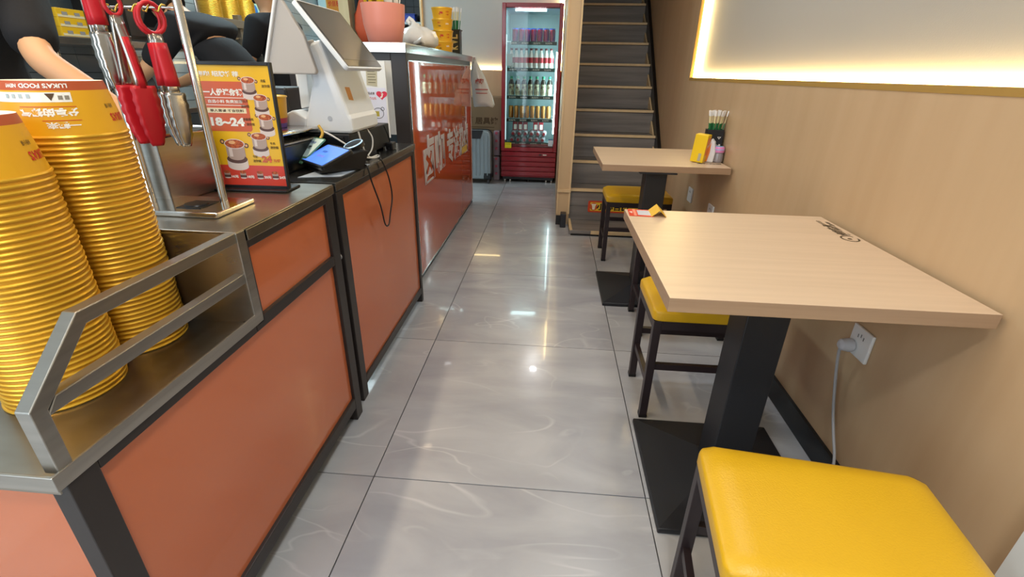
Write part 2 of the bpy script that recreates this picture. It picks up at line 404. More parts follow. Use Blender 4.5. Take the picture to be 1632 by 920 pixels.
# warning sticker on the lowest riser
sg = thing('step_sign', 'yellow and red mind-the-step sticker on the lowest stair riser', 'sign', (.315, 3.7495, .147))
M = frame_mat((0, 0, 0), (1, 0, 0), (0, 0, 1))
flat('red_backing', rrect(.46, .092, .012, cx=.23), M, mat('sign_red', 'c9421c', .5), sg, t=.0012)
Mf = Matrix.Translation((0, -.0012, 0)) @ M
flat('yellow_field', rrect(.43, .068, .008, cx=.232), Mf, mat('sign_yellow', 'e8c030', .5), sg, t=.0008)
Mf = Matrix.Translation((0, -.002, 0)) @ M
flat('disc', ell(.031, .031, .045, 0), Mf, mat('sign_orange', 'cc5a20', .5), sg)
flat('emblem', [(.025, .022), (.066, .022), (.058, .004), (.054, -.024), (.036, -.024), (.032, .004)], Matrix.Translation((0, -.0026, 0)) @ M, mat('sign_cream', 'f0e4c8', .5), sg)
text('小心台阶', Matrix.Translation((.198, -.003, 0)) @ M, .262, .056, BLACKI, sg, bold=.035)

# ------------------------------------------------------------------ counters
def counter_frame(t, x, y0, y1, z0, z1, xb, w=.038):
    """dark square-tube frame: front posts and rails at face x, back at xb"""
    pass
# near counter ------------------------------------------------
nc = thing('serving_counter', 'nearest serving counter with stepped steel top and orange panels', 'counter', (0, 0, 0))
FX = -.62; XB = -1.22; Y0, YS, Y1 = .415, .855, 1.303; ZT, ZL = .807, .621
def P(nm, *a, m=DARKF, b=.002, par=None): return box(nm, *a, m, par or nc, bev=b)
fw = .046
P('post', FX - .03, FX, Y0, Y0 + fw, .001, ZL - .024)
P('post', FX - .03, FX, Y1 - fw, Y1, .001, ZT - .027)
P('post', FX - .03, FX, YS + .005, YS + .034, ZL - .03, ZT - .027)
P('post', XB, XB + .03, Y0, Y0 + fw, .001, ZL - .024)
P('post', XB, XB + .03, Y1 - fw, Y1, .001, ZT - .027)
P('rail', FX - .03, FX, YS + .034, Y1 - fw, ZT - .044, ZT - .027)
P('rail', FX - .03, FX, Y0 + fw, YS, ZL - .042, ZL - .024)
P('rail', FX - .03, FX, YS, Y1 - fw, ZL - .042, ZL - .014)
P('rail', FX - .03, FX, Y0 + fw, Y1 - fw, .052, .092)
P('rail', XB + .03, FX - .03, Y0, Y0 + .03, .052, .092)
P('rail', XB + .03, FX - .03, Y1 - .03, Y1, .052, .092)
P('panel', FX - .018, FX - .010, Y0 + fw, Y1 - fw, .092, ZL - .042, m=ORANGE, b=0)
P('panel', FX - .018, FX - .010, YS + .034, Y1 - fw, ZL - .014, ZT - .044, m=ORANGE, b=0)
P('end_panel', XB + .03, FX - .03, Y0 + .008, Y0 + .016, .092, ZL - .024, m=ORANGE, b=0)
P('back_panel', XB, XB + .008, Y0 + fw, Y1 - fw, .06, ZL - .03, m=STEEL, b=0)
P('side_panel', XB + .03, FX - .03, Y1 - .012, Y1 - .004, .092, ZT - .03, m=BLACKP, b=0)

# steel tops
bm = bmesh.new()
bx(bm, XB - .03, FX + .002, YS, Y1 + .006, ZT - .004, ZT)
bx(bm, FX - .0005, FX + .003, YS + .034, Y1 + .006, ZT - .027, ZT - .004)
bx(bm, XB - .03, FX + .003, Y1 + .003, Y1 + .006, ZT - .027, ZT - .004)
bx(bm, XB - .03, FX, YS, YS + .0045, ZL - .02, ZT - .004)
fin('worktop', bm, STEELW, nc, bev=.0015)
bm = bmesh.new()
bx(bm, XB - .03, FX + .002, Y0 - .012, YS + .001, ZL - .022, ZL - .018)
bx(bm, XB - .03, FX + .002, Y0 - .012, Y0 - .009, ZL - .03, ZL)
fin('tray', bm, STEELW, nc, bev=.001)
bm = bmesh.new()
bx(bm, FX - .001, FX + .003, Y0 - .012, YS + .001, ZL - .024, ZL + .001)
bx(bm, FX - .001, FX + .003, YS - .001, YS + .026, ZL - .024, ZT - .002)
bx(bm, XB - .03, FX + .003, Y0 - .014, Y0 - .010, ZL - .024, ZL + .001)
fin('steel_lip', bm, STEEL, nc, bev=.001)
# railing of steel square tube above the tray
bm = bmesh.new(); xr = FX - .0105; q = .021
prism_bm(bm, [(.413, ZL - .004), (.434, ZL - .004), (.434, .706), (.519, .785), (YS + .003, .785), (YS + .003, .806), (.511, .806), (.413, .716)], xr - q / 2, xr + q / 2, 'X')
prism_bm(bm, [(.430, .697), (YS + .003, .697), (YS + .003, .718), (.448, .718)], xr - q / 2 + .0005, xr + q / 2 - .0005, 'X')
fin('railing', bm, STEEL, nc, bev=.0015)
lathe('bumper', [(0, 0), (.012, 0), (.012, .006), (.006, .012), (0, .013)], mat('clear_rubber', '8c8f94', .2), nc, 16, M=frame_mat((FX - .012, Y1 + .001, .585), (1, 0, 0), (0, 0, 1)) @ Matrix.Rotation(PI, 4, 'Y'))

# middle counter ----------------------------------------------
mc = thing('checkout_counter', 'middle counter with one large orange panel below the white till', 'counter', (0, 0, 0))
FM = -.635; MB = -1.2; A, B = 1.36, 2.222; ZM = .80
def Q(nm, *a, m=DARKF, b=.002): return box(nm, *a, m, mc, bev=b)
for (ya, yb) in ((A, A + .045), (B - .03, B)):
    Q('post', FM - .03, FM, ya, yb, .001, ZM - .03); Q('post', MB, MB + .03, ya, yb, .001, ZM - .03)
Q('rail', FM - .03, FM, A + .045, B - .03, ZM - .047, ZM - .026); Q('rail', FM - .03, FM, A + .045, B - .03, .05, .082)
Q('rail', MB + .03, FM - .03, A, A + .03, .05, .082); Q('rail', MB + .03, FM - .03, A, A + .03, ZM - .06, ZM - .03)
Q('panel', FM - .016, FM - .008, A + .045, B - .03, .082, ZM - .047, m=ORANGE, b=0)
Q('side_panel', MB + .03, FM - .03, A + .01, A + .016, .082, ZM - .06, m=BLACKP, b=0)
bm = bmesh.new(); bx(bm, MB - .03, FM + .003, A - .004, B + .01, ZM - .004, ZM); bx(bm, FM, FM + .003, A - .004, B + .01, ZM - .026, ZM - .004)
bx(bm, MB - .03, FM + .003, A - .004, A - .001, ZM - .026, ZM - .004); fin('worktop', bm, mat('dark_steel_top', '8e8c88', .2, .95, noise=(3, 3, 30, .5, '6c6862')), mc, bev=.0015)

# far counter --------------------------------------------------
fc = thing('tall_counter', 'tall far counter with glossy lettered orange panel and steel top', 'counter', (0, 0, 0))
FF = -.71; FB = -1.3; A2, B2 = 2.45, 4.325; ZF = 1.225
def Q2(nm, *a, m=DARKF, b=.002): return box(nm, *a, m, fc, bev=b)
Q2('post', FF - .075, FF, A2, A2 + .03, .001, ZF - .04); Q2('post', FF - .03, FF, B2 - .03, B2, .001, ZF - .04)
Q2('post', FB, FB + .03, A2, A2 + .03, .001, ZF - .04); Q2('post', FB, FB + .03, B2 - .03, B2, .001, ZF - .04)
Q2('rail', FF - .03, FF, A2 + .03, B2 - .03, ZF - .075, ZF - .04); Q2('rail', FF - .03, FF - .004, A2 + .03, B2 - .03, .002, .035)
Q2('rail', FB + .03, FF - .075, A2, A2 + .03, ZF - .075, ZF - .04)
Q2('panel', FF - .006, FF + .002, A2 + .022, B2 - .01, .035, ZF - .078, m=ORANGE2, b=0)
bm = bmesh.new(); za, zb = .035, ZF - .078; ya, yb = A2 + .022, B2 - .01
for a_ in ((ya - .006, ya, za, zb), (yb, yb + .006, za, zb), (ya, yb, za - .006, za), (ya, yb, zb, zb + .006)): bx(bm, FF - .006, FF + .005, *a_)
fin('panel_trim', bm, CHROME, fc)
Q2('end_panel', FB + .03, FF - .075, A2 + .004, A2 + .012, ZM + .01, ZF - .075, m=WHITEP, b=0)
bm = bmesh.new(); bx(bm, FB - .04, FF + .012, A2 - .03, B2 + .19, ZF - .005, ZF); bx(bm, FF + .008, FF + .012, A2 - .03, B2 + .19, ZF - .042, ZF - .005)
bx(bm, FB - .04, FF + .012, A2 - .03, A2 - .026, ZF - .042, ZF - .005); fin('worktop', bm, CHROME, fc, bev=.001)
# lettering 卤咖·专注热卤
LT = mat('silver_lettering', 'c8c0c0', .35)
Ml = frame_mat((0, 0, 0), (0, 1, 0), (0, 0, 1))
for s, a_, b_, z0_, z1_ in (('卤', 2.655, 2.905, .512, .775), ('咖', 2.935, 3.20, .512, .765), ('专', 3.285, 3.49, .515, .748), ('注', 3.51, 3.70, .51, .745), ('热', 3.72, 3.91, .505, .742), ('卤', 3.93, 4.11, .50, .738)):
    text(s, Matrix.Translation((FF + .0045, (a_ + b_) / 2, (z0_ + z1_) / 2)) @ Ml, b_ - a_, z1_ - z0_, LT, fc, bold=.035, depth=.0012)
text('·', Matrix.Translation((FF + .0045, 3.245, .755)) @ Ml, .018, .022, LT, fc, bold=.0, depth=.0012)
ys = mat('yellow_sticker', 'd8b040', .4)
flat('sticker', rrect(.24, .05, .02, cx=3.93, cy=.535), Matrix.Translation((FF + .006, 0, 0)) @ Ml, ys, fc)

# ------------------------------------------------------------------ bowls
BW = .081; PITCH = .0089; BH = .0835
prof = [(BW - .0165 - .010, BH - .008), (BW - .0165, BH - .008)]
pr = [(0, BH - .010), (.0605, BH - .010), (.0625, BH), (.0655, BH), (.0684, BH - .0135), (.0795, .005), (BW, .0045), (BW + .0012, .0022), (BW, 0), (.0788, .0004), (.0785, .004)]
ms = [0, 0, 0, 1, 2, 3, 3, 3, 3, 4]
def bowl_me(nested):
    bm = bmesh.new(); lathe_bm(bm, pr, 48, ms=ms)
    bmesh.ops.recalc_face_normals(bm, faces=bm.faces)
    me = bpy.data.meshes.new('paper_bowl'); bm.to_mesh(me); bm.free()
    for m_ in (BOWLW, BOWLR, (GOLD2 if nested else BOWLY), GOLD, BOWLW): me.materials.append(m_)
    me.shade_smooth(); me.set_sharp_from_angle(angle=R(40)); return me
GOLD2 = mat('gold_bowl_wall', 'c88c18', .4, .25)
bn = bowl_me(True); bt = bowl_me(False)
def cone_text(s, w, h, ang, zc, m, parent, flip=True, r0=.0684, z0=BH - .0135, r1=.0795, z1=.005, bold=.03, lift=.0005):
    me, x0, x1, y0, y1 = text_mesh(s, bold, 0)
    me = me.copy(); bm = bmesh.new(); bm.from_mesh(me)
    bmesh.ops.subdivide_edges(bm, edges=[e for e in bm.edges if e.calc_length() > .25], cuts=2)
    for v in bm.verts:
        u = (v.co.x - (x0 + x1) / 2) / (x1 - x0) * w; t = (v.co.y - (y0 + y1) / 2) / (y1 - y0) * h
        if flip: u, t = -u, -t
        z = zc + t; r = cone_r(z) + lift; a = ang + u / r
        v.co = (r * math.cos(a), r * math.sin(a), z)
    bm.to_mesh(me); bm.free(); return link('lettering', me, parent, m)
def cone_r(z):
    P_ = [(.0, BW), (.005, .0795), (BH - .0135, .0684), (BH, .0655)]
    for (a, ra), (b, rb) in zip(P_, P_[1:]):
        if z <= b: return ra + (rb - ra) * (z - a) / (b - a)
    return .0655
def cone_patch(pts, ang, zc, m, parent, name='label', lift=.0004, flip=True):
    bm = bmesh.new(); vs = []
    N = 10
    # pts = (u0,u1,z0,z1) rectangle
    u0, u1, v0, v1 = pts
    rows = []
    for k in range(N + 1):
        u = u0 + (u1 - u0) * k / N; rows.append([])
        for v in (v0, v1):
            z = zc + v; r = cone_r(z) + lift; a = ang + u / r; rows[-1].append(bm.verts.new((r * math.cos(a), r * math.sin(a), z)))
    for k in range(N): bm.faces.new((rows[k][0], rows[k + 1][0], rows[k + 1][1], rows[k][1]))
    return fin(name, bm, m, parent)
def stack(cx, cy, nb, side, z0=ZL - .0175):
    where = 'the taller gold stack beside the tongs rack' if side else 'the nearer gold stack at the tray corner'
    for k in range(nb):
        top = k == nb - 1
        jx, jy = random.uniform(-.0008, .0008), random.uniform(-.0008, .0008)
        o = link('paper_bowl', bt if top else bn); o.location = (cx + jx, cy + jy, z0 + k * PITCH + (.004 if (side and k > 17) else 0)); o.rotation_euler = (0, 0, 0 if top else random.uniform(0, 6))
        if top: tag(o, 'upside-down yellow paper bowl with rust band, topmost of ' + where, 'bowl', 'stacked upside-down paper bowls')
        elif k == 0: tag(o, 'gold-rimmed upside-down paper bowl, lowest of ' + where, 'bowl', 'stacked upside-down paper bowls')
        else: tag(o, 'gold-rimmed bowl nested inside ' + where, 'bowl', 'nested bowls of ' + where)
        if top:
            a0 = math.atan2(-cy, -cx) + (.0 if side else 0)
            # lettering faces the camera, all of it upside down because the bowl is inverted
            cone_text("LUKA'S FOOD", .058, .0066, a0 - .20, BH - .0068, WHITEI, o, lift=.0006)
            cone_text("NEW!", .016, .0055, a0 - .80, BH - .0068, WHITEI, o, lift=.0006)
            cone_text("分享的锅气", .072, .0125, a0 - .22, BH - .0445, WHITEI, o, bold=.05)
            cone_text("一起来", .042, .010, a0 - .05, BH - .0635, WHITEI, o, bold=.04)
            cone_text("LUKA'S", .036, .013, a0 + 1.12, BH - .0560, REDI, o, bold=.04)
            cone_text("米粉小锅", .018, .007, a0 + .98, BH - .0380, DARKI, o, bold=.01)
            cone_patch((-.085, .034, -.0075, .0065), a0 - .25, BH - .0225, WHITEI, o)
            [cone_patch((.018 + .008 * q_, .0235 + .008 * q_, -.004, .002), a0 - .25, BH - .0225, mat('label_mark', '8a8274', .5), o, name='mark', lift=.0008) for q_ in (0, 1)]
            bm = bmesh.new()
            for (u, v) in ((-.004, .005), (.008, .005), (.002, -.0055)):
                z = BH - .0225 + v; r = cone_r(z) + .0008; a = a0 - .15 + u / r; bm.verts.new((r * math.cos(a), r * math.sin(a), z))
            bm.verts.ensure_lookup_table(); bm.faces.new(bm.verts[:]); fin('mark', bm, DARKI, o)
            for u in (-.05, -.04, -.03, -.02):
                cone_patch((u, u + .005, -.002, .004), a0 - .25, BH - .0225, mat('grey_ink', 'a8b4b8', .5), o, name='mark', lift=.0008)
            cone_patch((-.035, .035, -.0004, .0004), a0 - .22, BH - .0365, REDI, o, name='rule', lift=.0007)
            cone_patch((-.024, .024, -.0004, .0004), a0 - .05, BH - .0565, REDI, o, name='rule', lift=.0007)
stack(-.8155, .776, 45, True); stack(-.807, .609, 41, False)

# ------------------------------------------------------------------ tongs rack
tr = thing('tongs_rack', 'polished steel two-pole rack holding the hanging tongs', 'rack', (-.83, 1.02, ZT))
RZ = R(-9)
tr.rotation_euler = (0, 0, RZ * .0)
box('base_plate', -.125, .11, -.065, .075, .0, .012, CHROME, tr, bev=.003)
for x in (-.105, .072): tube('pole', [(x, .02, .012), (x, .02, .47)], .0085, CHROME, tr, 20)
tube('cross_rod', [(-.108, .02, .405), (.078, .02, .405)], .0022, CHROME, tr, 8)
for x in (-.075, -.045, -.01, .02, .045):
    tube('hook', [(x, .02, .409), (x, .012, .410), (x, .004, .404), (x - .003, .001, .396), (x - .006, -.004, .398)], .0018, mat('brass_hook', 'c8a850', .25, 1.), tr, 8)
lathe('pad', [(0, .0125), (.026, .0125), (.024, .0165), (0, .017)], BLACKP, tr, 24, c=(.022, -.005, 0))
box('pad_plate', -.005, .052, -.035, .03, .0121, .0135, BLACKP, tr)
tr.location = (-.822, 1.005, ZT)
def strip(bm, path, w, t, M):
    """flat strip: path of (u along spread, z), widths per point, across local y"""
    n_ = len(path); rows = []
    for i, ((x, z), ww) in enumerate(zip(path, w)):
        rows.append([bm.verts.new(M @ Vector((x, -ww / 2, z))), bm.verts.new(M @ Vector((x + t * .5, -ww * .25, z))), bm.verts.new(M @ Vector((x + t * .5, ww * .25, z))), bm.verts.new(M @ Vector((x, ww / 2, z))), bm.verts.new(M @ Vector((x - t, ww * .25, z))), bm.verts.new(M @ Vector((x - t, -ww * .25, z)))])
    for i in range(n_ - 1):
        for k in range(6): bm.faces.new((rows[i][k], rows[i][(k + 1) % 6], rows[i + 1][(k + 1) % 6], rows[i + 1][k]))
    bm.faces.new(rows[0]); bm.faces.new(rows[-1][::-1])
def tongs(label, x, y, ztop, length, rz, spread, headm, handlem, armm, hz, hw, wavy=True, inlay=None, loop=True, tilt=0.):
    """hanging tongs: pivot at the top, two arms opening downwards; local x = spread, y = width"""
    t = thing('tongs', label, 'tongs', (x, y, ztop), rz, 'kitchen tongs hanging on the rack'); t.rotation_euler = (0, tilt, rz)
    for s in (-1, 1):
        M = Matrix.Diagonal((s, 1, 1, 1))
        N = 14; pa = []; wa = []
        for i in range(N + 1):
            f = i / N; z = -length * f
            pa.append((.004 + spread * math.sin(f * PI * .62), z)); wa.append(.018 + .006 * f)
        i1 = int(N * (1 - hz / length)); bm = bmesh.new(); strip(bm, pa[:i1 + 1], wa[:i1 + 1], .0016, M); fin('arm', bm, armm, t, smooth=True)
        # head with scalloped rim
        K = 18; pb = []; wb = []
        x_end = pa[i1][0]
        for i in range(K + 1):
            f = i / K; z = pa[i1][1] - hz * f + .004
            wv = hw * (math.sin(PI * min(1, .28 + f * .72)) ** .55 if f < .999 else .25) * .5 + hw * .28
            if wavy: wv *= 1 + .06 * math.sin(f * 34)
            pb.append((x_end + spread * .25 * f - .012 * f * f, z)); wb.append(max(wv, .006) if f < .97 else hw * .35)
        bm = bmesh.new(); strip(bm, pb, wb, .004, M); h = fin('head', bm, headm, t, smooth=True)
        # handle sleeve
        j0, j1 = 1, int(N * .55)
        if handlem:
            bm = bmesh.new(); strip(bm, [(a + .001, b) for a, b in pa[j0:j1]], [w * 1.35 for w in wa[j0:j1]], .007, M); fin('handle', bm, handlem, t, smooth=True)
        if inlay:
            bm = bmesh.new(); strip(bm, [(a + .0022, b) for a, b in pa[2:int(N * .62)]], [w * .62 for w in wa[2:int(N * .62)]], .002, M); fin('inlay', bm, inlay, t, smooth=True)
    if loop:
        pts_ = [(0.0, 0, -.012)] + [(.0, .011 * math.sin(a), .012 - .014 * math.cos(a)) for a in [i * PI / 8 for i in range(1, 16)]] + [(0, 0, -.012)]
        tube('hanging_loop', pts_, .0022, handlem or armm, t, 8)
    return t
SATIN = mat('satin_steel', 'b8b2aa', .22, 1.)
YR = 1.005
def loop_of(t, w, h, m_, r_=.004):
    tube('hanging_loop', [(0, w * math.sin(a), h / 2 - h / 2 * math.cos(a)) for a in [i * PI / 8 for i in range(17)]], r_, m_, t, 8)
loop_of(tongs('steel tongs with red grip hanging outside the left pole', -.912, YR, 1.275, .225, R(-35), .014, SATIN, REDS, SATIN, .105, .044, loop=False), .01, .03, REDS)
loop_of(tongs('tongs with wide red silicone heads and red inlaid steel arms', -.862, YR - .01, 1.195, .26, R(-28), .034, REDS, None, SATIN, .118, .062, inlay=REDS, loop=False), .014, .04, REDS)
loop_of(tongs('red-handled tongs with steel heads hanging just behind the silicone-headed pair', -.828, YR + .03, 1.165, .225, R(-50), .012, SATIN, REDS, SATIN, .10, .044, loop=False), .02, .055, REDS)
loop_of(tongs('red-handled tongs with scalloped steel heads nearest the right pole', -.800, YR + .005, 1.165, .225, R(-32), .020, SATIN, REDS, SATIN, .108, .050, loop=False), .022, .055, REDS)

# steel pan behind the rack
pan = thing('steel_pan', 'tall stainless food pan with rolled rim behind the tongs rack', 'pan', (-1.02, 1.15, ZT + .0005), R(-4))
bm = bmesh.new()
for a_ in ((-.17, .135, -.1, -.097), (-.17, .135, .097, .1)): bx(bm, a_[0], a_[1], a_[2], a_[3], 0, .15)
bx(bm, -.17, -.167, -.1, .1, 0, .15); bx(bm, .132, .135, -.1, .1, 0, .15); bx(bm, -.17, .135, -.1, .1, 0, .003)
fin('body', bm, STEEL, pan)
tube('rim', [(-.172, -.102, .152), (.137, -.102, .152), (.137, .102, .152), (-.172, .102, .152), (-.172, -.102, .152)], .006, CHROME, pan, 8)
box('corner_tab', -.11, -.085, -.108, -.1, .04, .13, STEEL, pan, bev=.003)

# ------------------------------------------------------------------ menu stand
ms_ = thing('menu_stand', 'black framed table menu with yellow hotpot poster beside the rack', 'menu stand', (-.79, 1.212, ZT + .0005), R(2))
w2, h2 = .097, .312
MT = Matrix.Rotation(R(-2), 4, 'X')
bm = bmesh.new()
for a_ in ((-w2, -w2 + .006, 0, h2), (w2 - .006, w2, 0, h2), (-w2 + .006, w2 - .006, 0, .012), (-w2 + .006, w2 - .006, h2 - .008, h2)): bx(bm, a_[0], a_[1], -.006, .006, a_[2], a_[3], MT)
bx(bm, -w2 + .006, w2 - .006, .001, .006, .012, h2 - .008, MT)
fin('frame', bm, BLACKP, ms_, bev=.001)
box('foot', -w2, w2 + .004, -.03, .05, 0, .006, BLACKP, ms_, bev=.002)
YP = mat('poster_yellow', 'f0bb12', .35); RP = mat('poster_red', 'd8402c', .35); OP = mat('poster_orange', 'd0592a', .35)
def PM(dx, dz, lift=0.): return MT @ Matrix.Translation((dx, -.001 - lift, dz)) @ frame_mat((0, 0, 0), (1, 0, 0), (0, 0, 1))
flat('poster', rect(-.091, .091, .012, .304), PM(0, 0), YP, ms_, t=.0008)
flat('poster_band', rect(-.091, .091, .012, .064), PM(0, 0, .0009), RP, ms_, t=.0003)
flat('poster_box', rrect(.115, .118, .008, cx=-.034, cy=.208), PM(0, 0, .0009), OP, ms_, t=.0003)
flat('poster_strip', rect(-.085, .016, .193, .205), PM(0, 0, .0013), mat('poster_cream', 'f0e0b8', .4), ms_, t=.0002)
flat('poster_strip', rect(-.085, .017, .211, .2125), PM(0, 0, .0013), WHITEI, ms_, t=.0002)
flat('poster_strip', rect(-.085, .017, .2285, .230), PM(0, 0, .0013), WHITEI, ms_, t=.0002)
def pt(s, x, z, w, h, m_, b=.03): return text(s, PM(x, z, .0018), w, h, m_, ms_, bold=b)
pt('卤咖 招牌推荐', -.04, .284, .105, .013, WHITEI); pt('一人份迷你锅', -.036, .242, .10, .017, WHITEI, .05)
pt('自选小料 免费加汤', -.034, .2205, .088, .008, WHITEI, .02); pt('单人套餐 不含饮料', -.034, .199, .088, .007, DARKI, .02); pt('18~24', -.038, .172, .088, .021, WHITEI, .05)
POTS = [(.033, .262, 1.), (.057, .222, 1.), (.062, .176, 1.05), (.036, .128, 1.15), (-.032, .105, 1.5)]
SILV = mat('print_silver', 'b59c90', .35); BRN = mat('print_brown', '5a3a34', .4); FOOD = mat('print_food', 'cc6a34', .45, noise=(260, 260, 260, 1., '8e2c18')); CRM = mat('print_noodle', 'e8b27c', .45); LGT = mat('print_light', 'e0cfc8', .35)
POT3 = [SILV, BRN, FOOD, LGT, CRM]
for (px, pz, sc) in POTS:
    l = .0010 + random.random() * .0002
    prts = [(ell(.0042, .0042, -.021, .012, 12), 1), (ell(.0042, .0042, .0205, .006, 12), 1), (ell(.0022, .0022, -.021, .012, 10), 4), (ell(.0022, .0022, .0205, .006, 10), 4),
            (ell(.0185, .0075, 0, -.029), 3), (rect(-.0185, .0185, -.029, -.017), 3), (ell(.0185, .0075, 0, -.017), 1), (ell(.014, .006, 0, -.013), 0), (rect(-.0165, .0165, -.013, .008), 0), (rect(-.012, -.006, -.013, .008), 3),
            (ell(.0185, .0085, 0, .0085), 3), (ell(.0165, .0072, 0, .0085), 2), (ell(.006, .003, -.004, .011), 4)]
    bm = bmesh.new()
    for k, (pl, mi) in enumerate(prts):
        n0 = len(bm.faces); prism_bm(bm, [(a * sc, b * sc) for a, b in pl], 0, .00004, 'Z', PM(px, pz, l + k * .00006)); bm.faces.ensure_lookup_table()
        for f in bm.faces[n0:]: f.material_index = mi
    fin('pot_print', bm, POT3, ms_)
for s, x, z, w, h in (('肉酱', .072, .270, .012, .007), ('迷你锅', .0765, .258, .021, .007), ('三鲜丸子', .0115, .222, .026, .007), ('迷你锅', .015, .210, .021, .007), ('卤香猪肉', .017, .179, .026, .007), ('迷你锅', .021, .167, .021, .007), ('牛肉', .070, .121, .013, .007), ('迷你锅', .073, .111, .021, .007), ('牛肚', .018, .087, .013, .007), ('迷你锅', .021, .076, .021, .007)):
    pt(s, x, z, w, h, DARKI, .015)
pt('24', .048, .081, .027, .017, OP, .06); pt('元/份', .074, .078, .02, .008, OP, .03)
for x, s in ((-.055, '16元'), (-.012, '18元'), (.034, '20元'), (.075, '24元')):
    bm = bmesh.new()
    for k, (pl, mi) in enumerate([(ell(.0085, .0035, 0, -.008), 3), (rect(-.0085, .0085, -.008, 0), 1), (rect(-.008, .008, -.002, .006), 0), (ell(.009, .004, 0, .006), 2)]):
        n0 = len(bm.faces); prism_bm(bm, pl, 0, .00004, 'Z', PM(x - .012, .04, .0013 + k * .00006)); bm.faces.ensure_lookup_table()
        for f in bm.faces[n0:]: f.material_index = mi
    fin('pot_print', bm, POT3, ms_); pt(s, x + .008, .034, .019, .0075, WHITEI, .04)
pt('', 0, 0, 1, 1, WHITEI) if False else None

# ------------------------------------------------------------------ on the middle counter
# kitchen scale
sc_ = thing('kitchen_scale', 'steel-topped electronic scale under the yellow paper bowl', 'scale', (-.985, 1.565, ZM + .0005), R(-3))
prism('body', [(-.14, .0), (-.16, .02), (-.155, .035), (-.13, .085), (.14, .085), (.15, .0)], -.16, .16, BLACKP, sc_, 'X', bev=.006)
prism('clear_cover', [(-.165, .028), (-.158, .045), (-.137, .092), (.142, .092), (.142, .086), (-.131, .086), (-.158, .03)], -.165, .165, mat('smoky_cover', '8d8270', .15, coat=.5), sc_, 'X', bev=.003)
box('display', -.1, .06, -.151, -.146, .04, .07, mat('lcd_grey', '4a5048', .2), sc_, M=Matrix.Rotation(R(0), 4, 'X'))
box('platform', -.185, .17, -.135, .135, .115, .125, CHROME, sc_, bev=.004, seg=3)
bm = bmesh.new()
for x in (-.1, .1):
    for y in (-.08, .08): bx(bm, x - .01, x + .01, y - .01, y + .01, .085, .116)
fin('platform_support', bm, BLACKP, sc_)
# yellow paper bowl on the scale
VIOL = mat('violet_band', '6c4a94', .45); PINKB = mat('crimson_band', 'b8364a', .45)
yb = thing('paper_bowl', 'upright yellow paper bowl with crimson and violet bands on the scale', 'bowl', (-.945, 1.60, ZM + .1265))
lathe('cup', [(0, .002), (.05, .002), (.05, 0), (.053, 0), (.0555, .014), (.058, .03), (.0645, .092), (.067, .093), (.0675, .096), (.066, .098), (.0635, .095), (.0515, .006), (0, .005)], [VIOL, PINKB, BOWLY, GOLD, BOWLW], yb, 40, ms=[4, 4, 0, 0, 1, 2, 3, 3, 3, 3, 4, 4])
def wrap(s, w, h, ang, zc, r, m_, parent):
    me, x0, x1, y0, y1 = text_mesh(s, .03, 0); me = me.copy()
    for v in me.vertices:
        u = (v.co.x - (x0 + x1) / 2) / (x1 - x0) * w; tt = (v.co.y - (y0 + y1) / 2) / (y1 - y0) * h; a = ang + u / r; v.co = ((r) * math.cos(a), r * math.sin(a), zc + tt)
    return link('lettering', me, parent, m_)
wrap("LUKA'S FOOD", .07, .008, -1.15, .0215, .0575, WHITEI, yb); wrap('LUKA', .03, .01, -1.1, .078, .0643, DARKI, yb)
wrap('米粉', .014, .008, -1.2, .055, .0618, DARKI, yb)
wrap('重庆小锅', .055, .006, -1.15, .0075, .0553, WHITEI, yb)
# blue-capped jar behind the bowl
jr = thing('container_tub', 'dark blue lidded tub with clear body behind the scale', 'tub', (-1.02, 1.80, ZM + .0005))
lathe('body', [(0, 0), (.05, 0), (.055, .09), (.0, .09)], mat('navy_tub', '1a2a5a', .35), jr, 24)
lathe('lid', [(0, .0905), (.058, .0905), (.058, .105), (0, .106)], mat('clear_lid', 'b8c4cc', .1), jr, 24)
# cash drawer
cd = thing('cash_drawer', 'black cash drawer under the white till', 'cash drawer', (0, 0, 0))
box('case', -1.07, -.70, 1.66, 2.088, ZM + .012, .902, mat('cash_black', '141519', .5), cd, bev=.004)
box('drawer_front', -1.05, -.72, 1.654, 1.659, ZM + .02, .893, BLACKP, cd, bev=.001)
bm = bmesh.new()
for x in (-1.04, -.73):
    for y in (1.69, 2.05): bx(bm, x - .015, x + .015, y - .015, y + .015, ZM, ZM + .013)
fin('feet', bm, BLACKP, cd)
# till (white dual-screen)
ti = thing('till', 'white dual-screen till standing on the black cash drawer', 'till', (0, 0, 0))
WG = mat('till_white', 'dfe2e4', .28); WB = mat('till_grey_back', 'b3aba3', .45)
# base + leaning column, profile seen along Y (x,z)
prism('base', [(-.862, .903), (-.695, .903), (-.688, .915), (-.689, .952), (-.697, .966), (-.727, 1.066), (-.765, 1.195), (-.821, 1.176), (-.812, 1.065), (-.850, .955)], 1.67, 1.93, WG, ti, 'Y', bev=.009)
prism('base_foot', [(-1.02, .903), (-.863, .903), (-.852, .95), (-.90, .975), (-1.0, .93)], 1.68, 1.92, WG, ti, 'Y', bev=.006)
prism('rear_stand', [(-.90, .976), (-.865, .985), (-.858, 1.1), (-.895, 1.1)], 1.74, 1.86, WG, ti, 'Y', bev=.004)
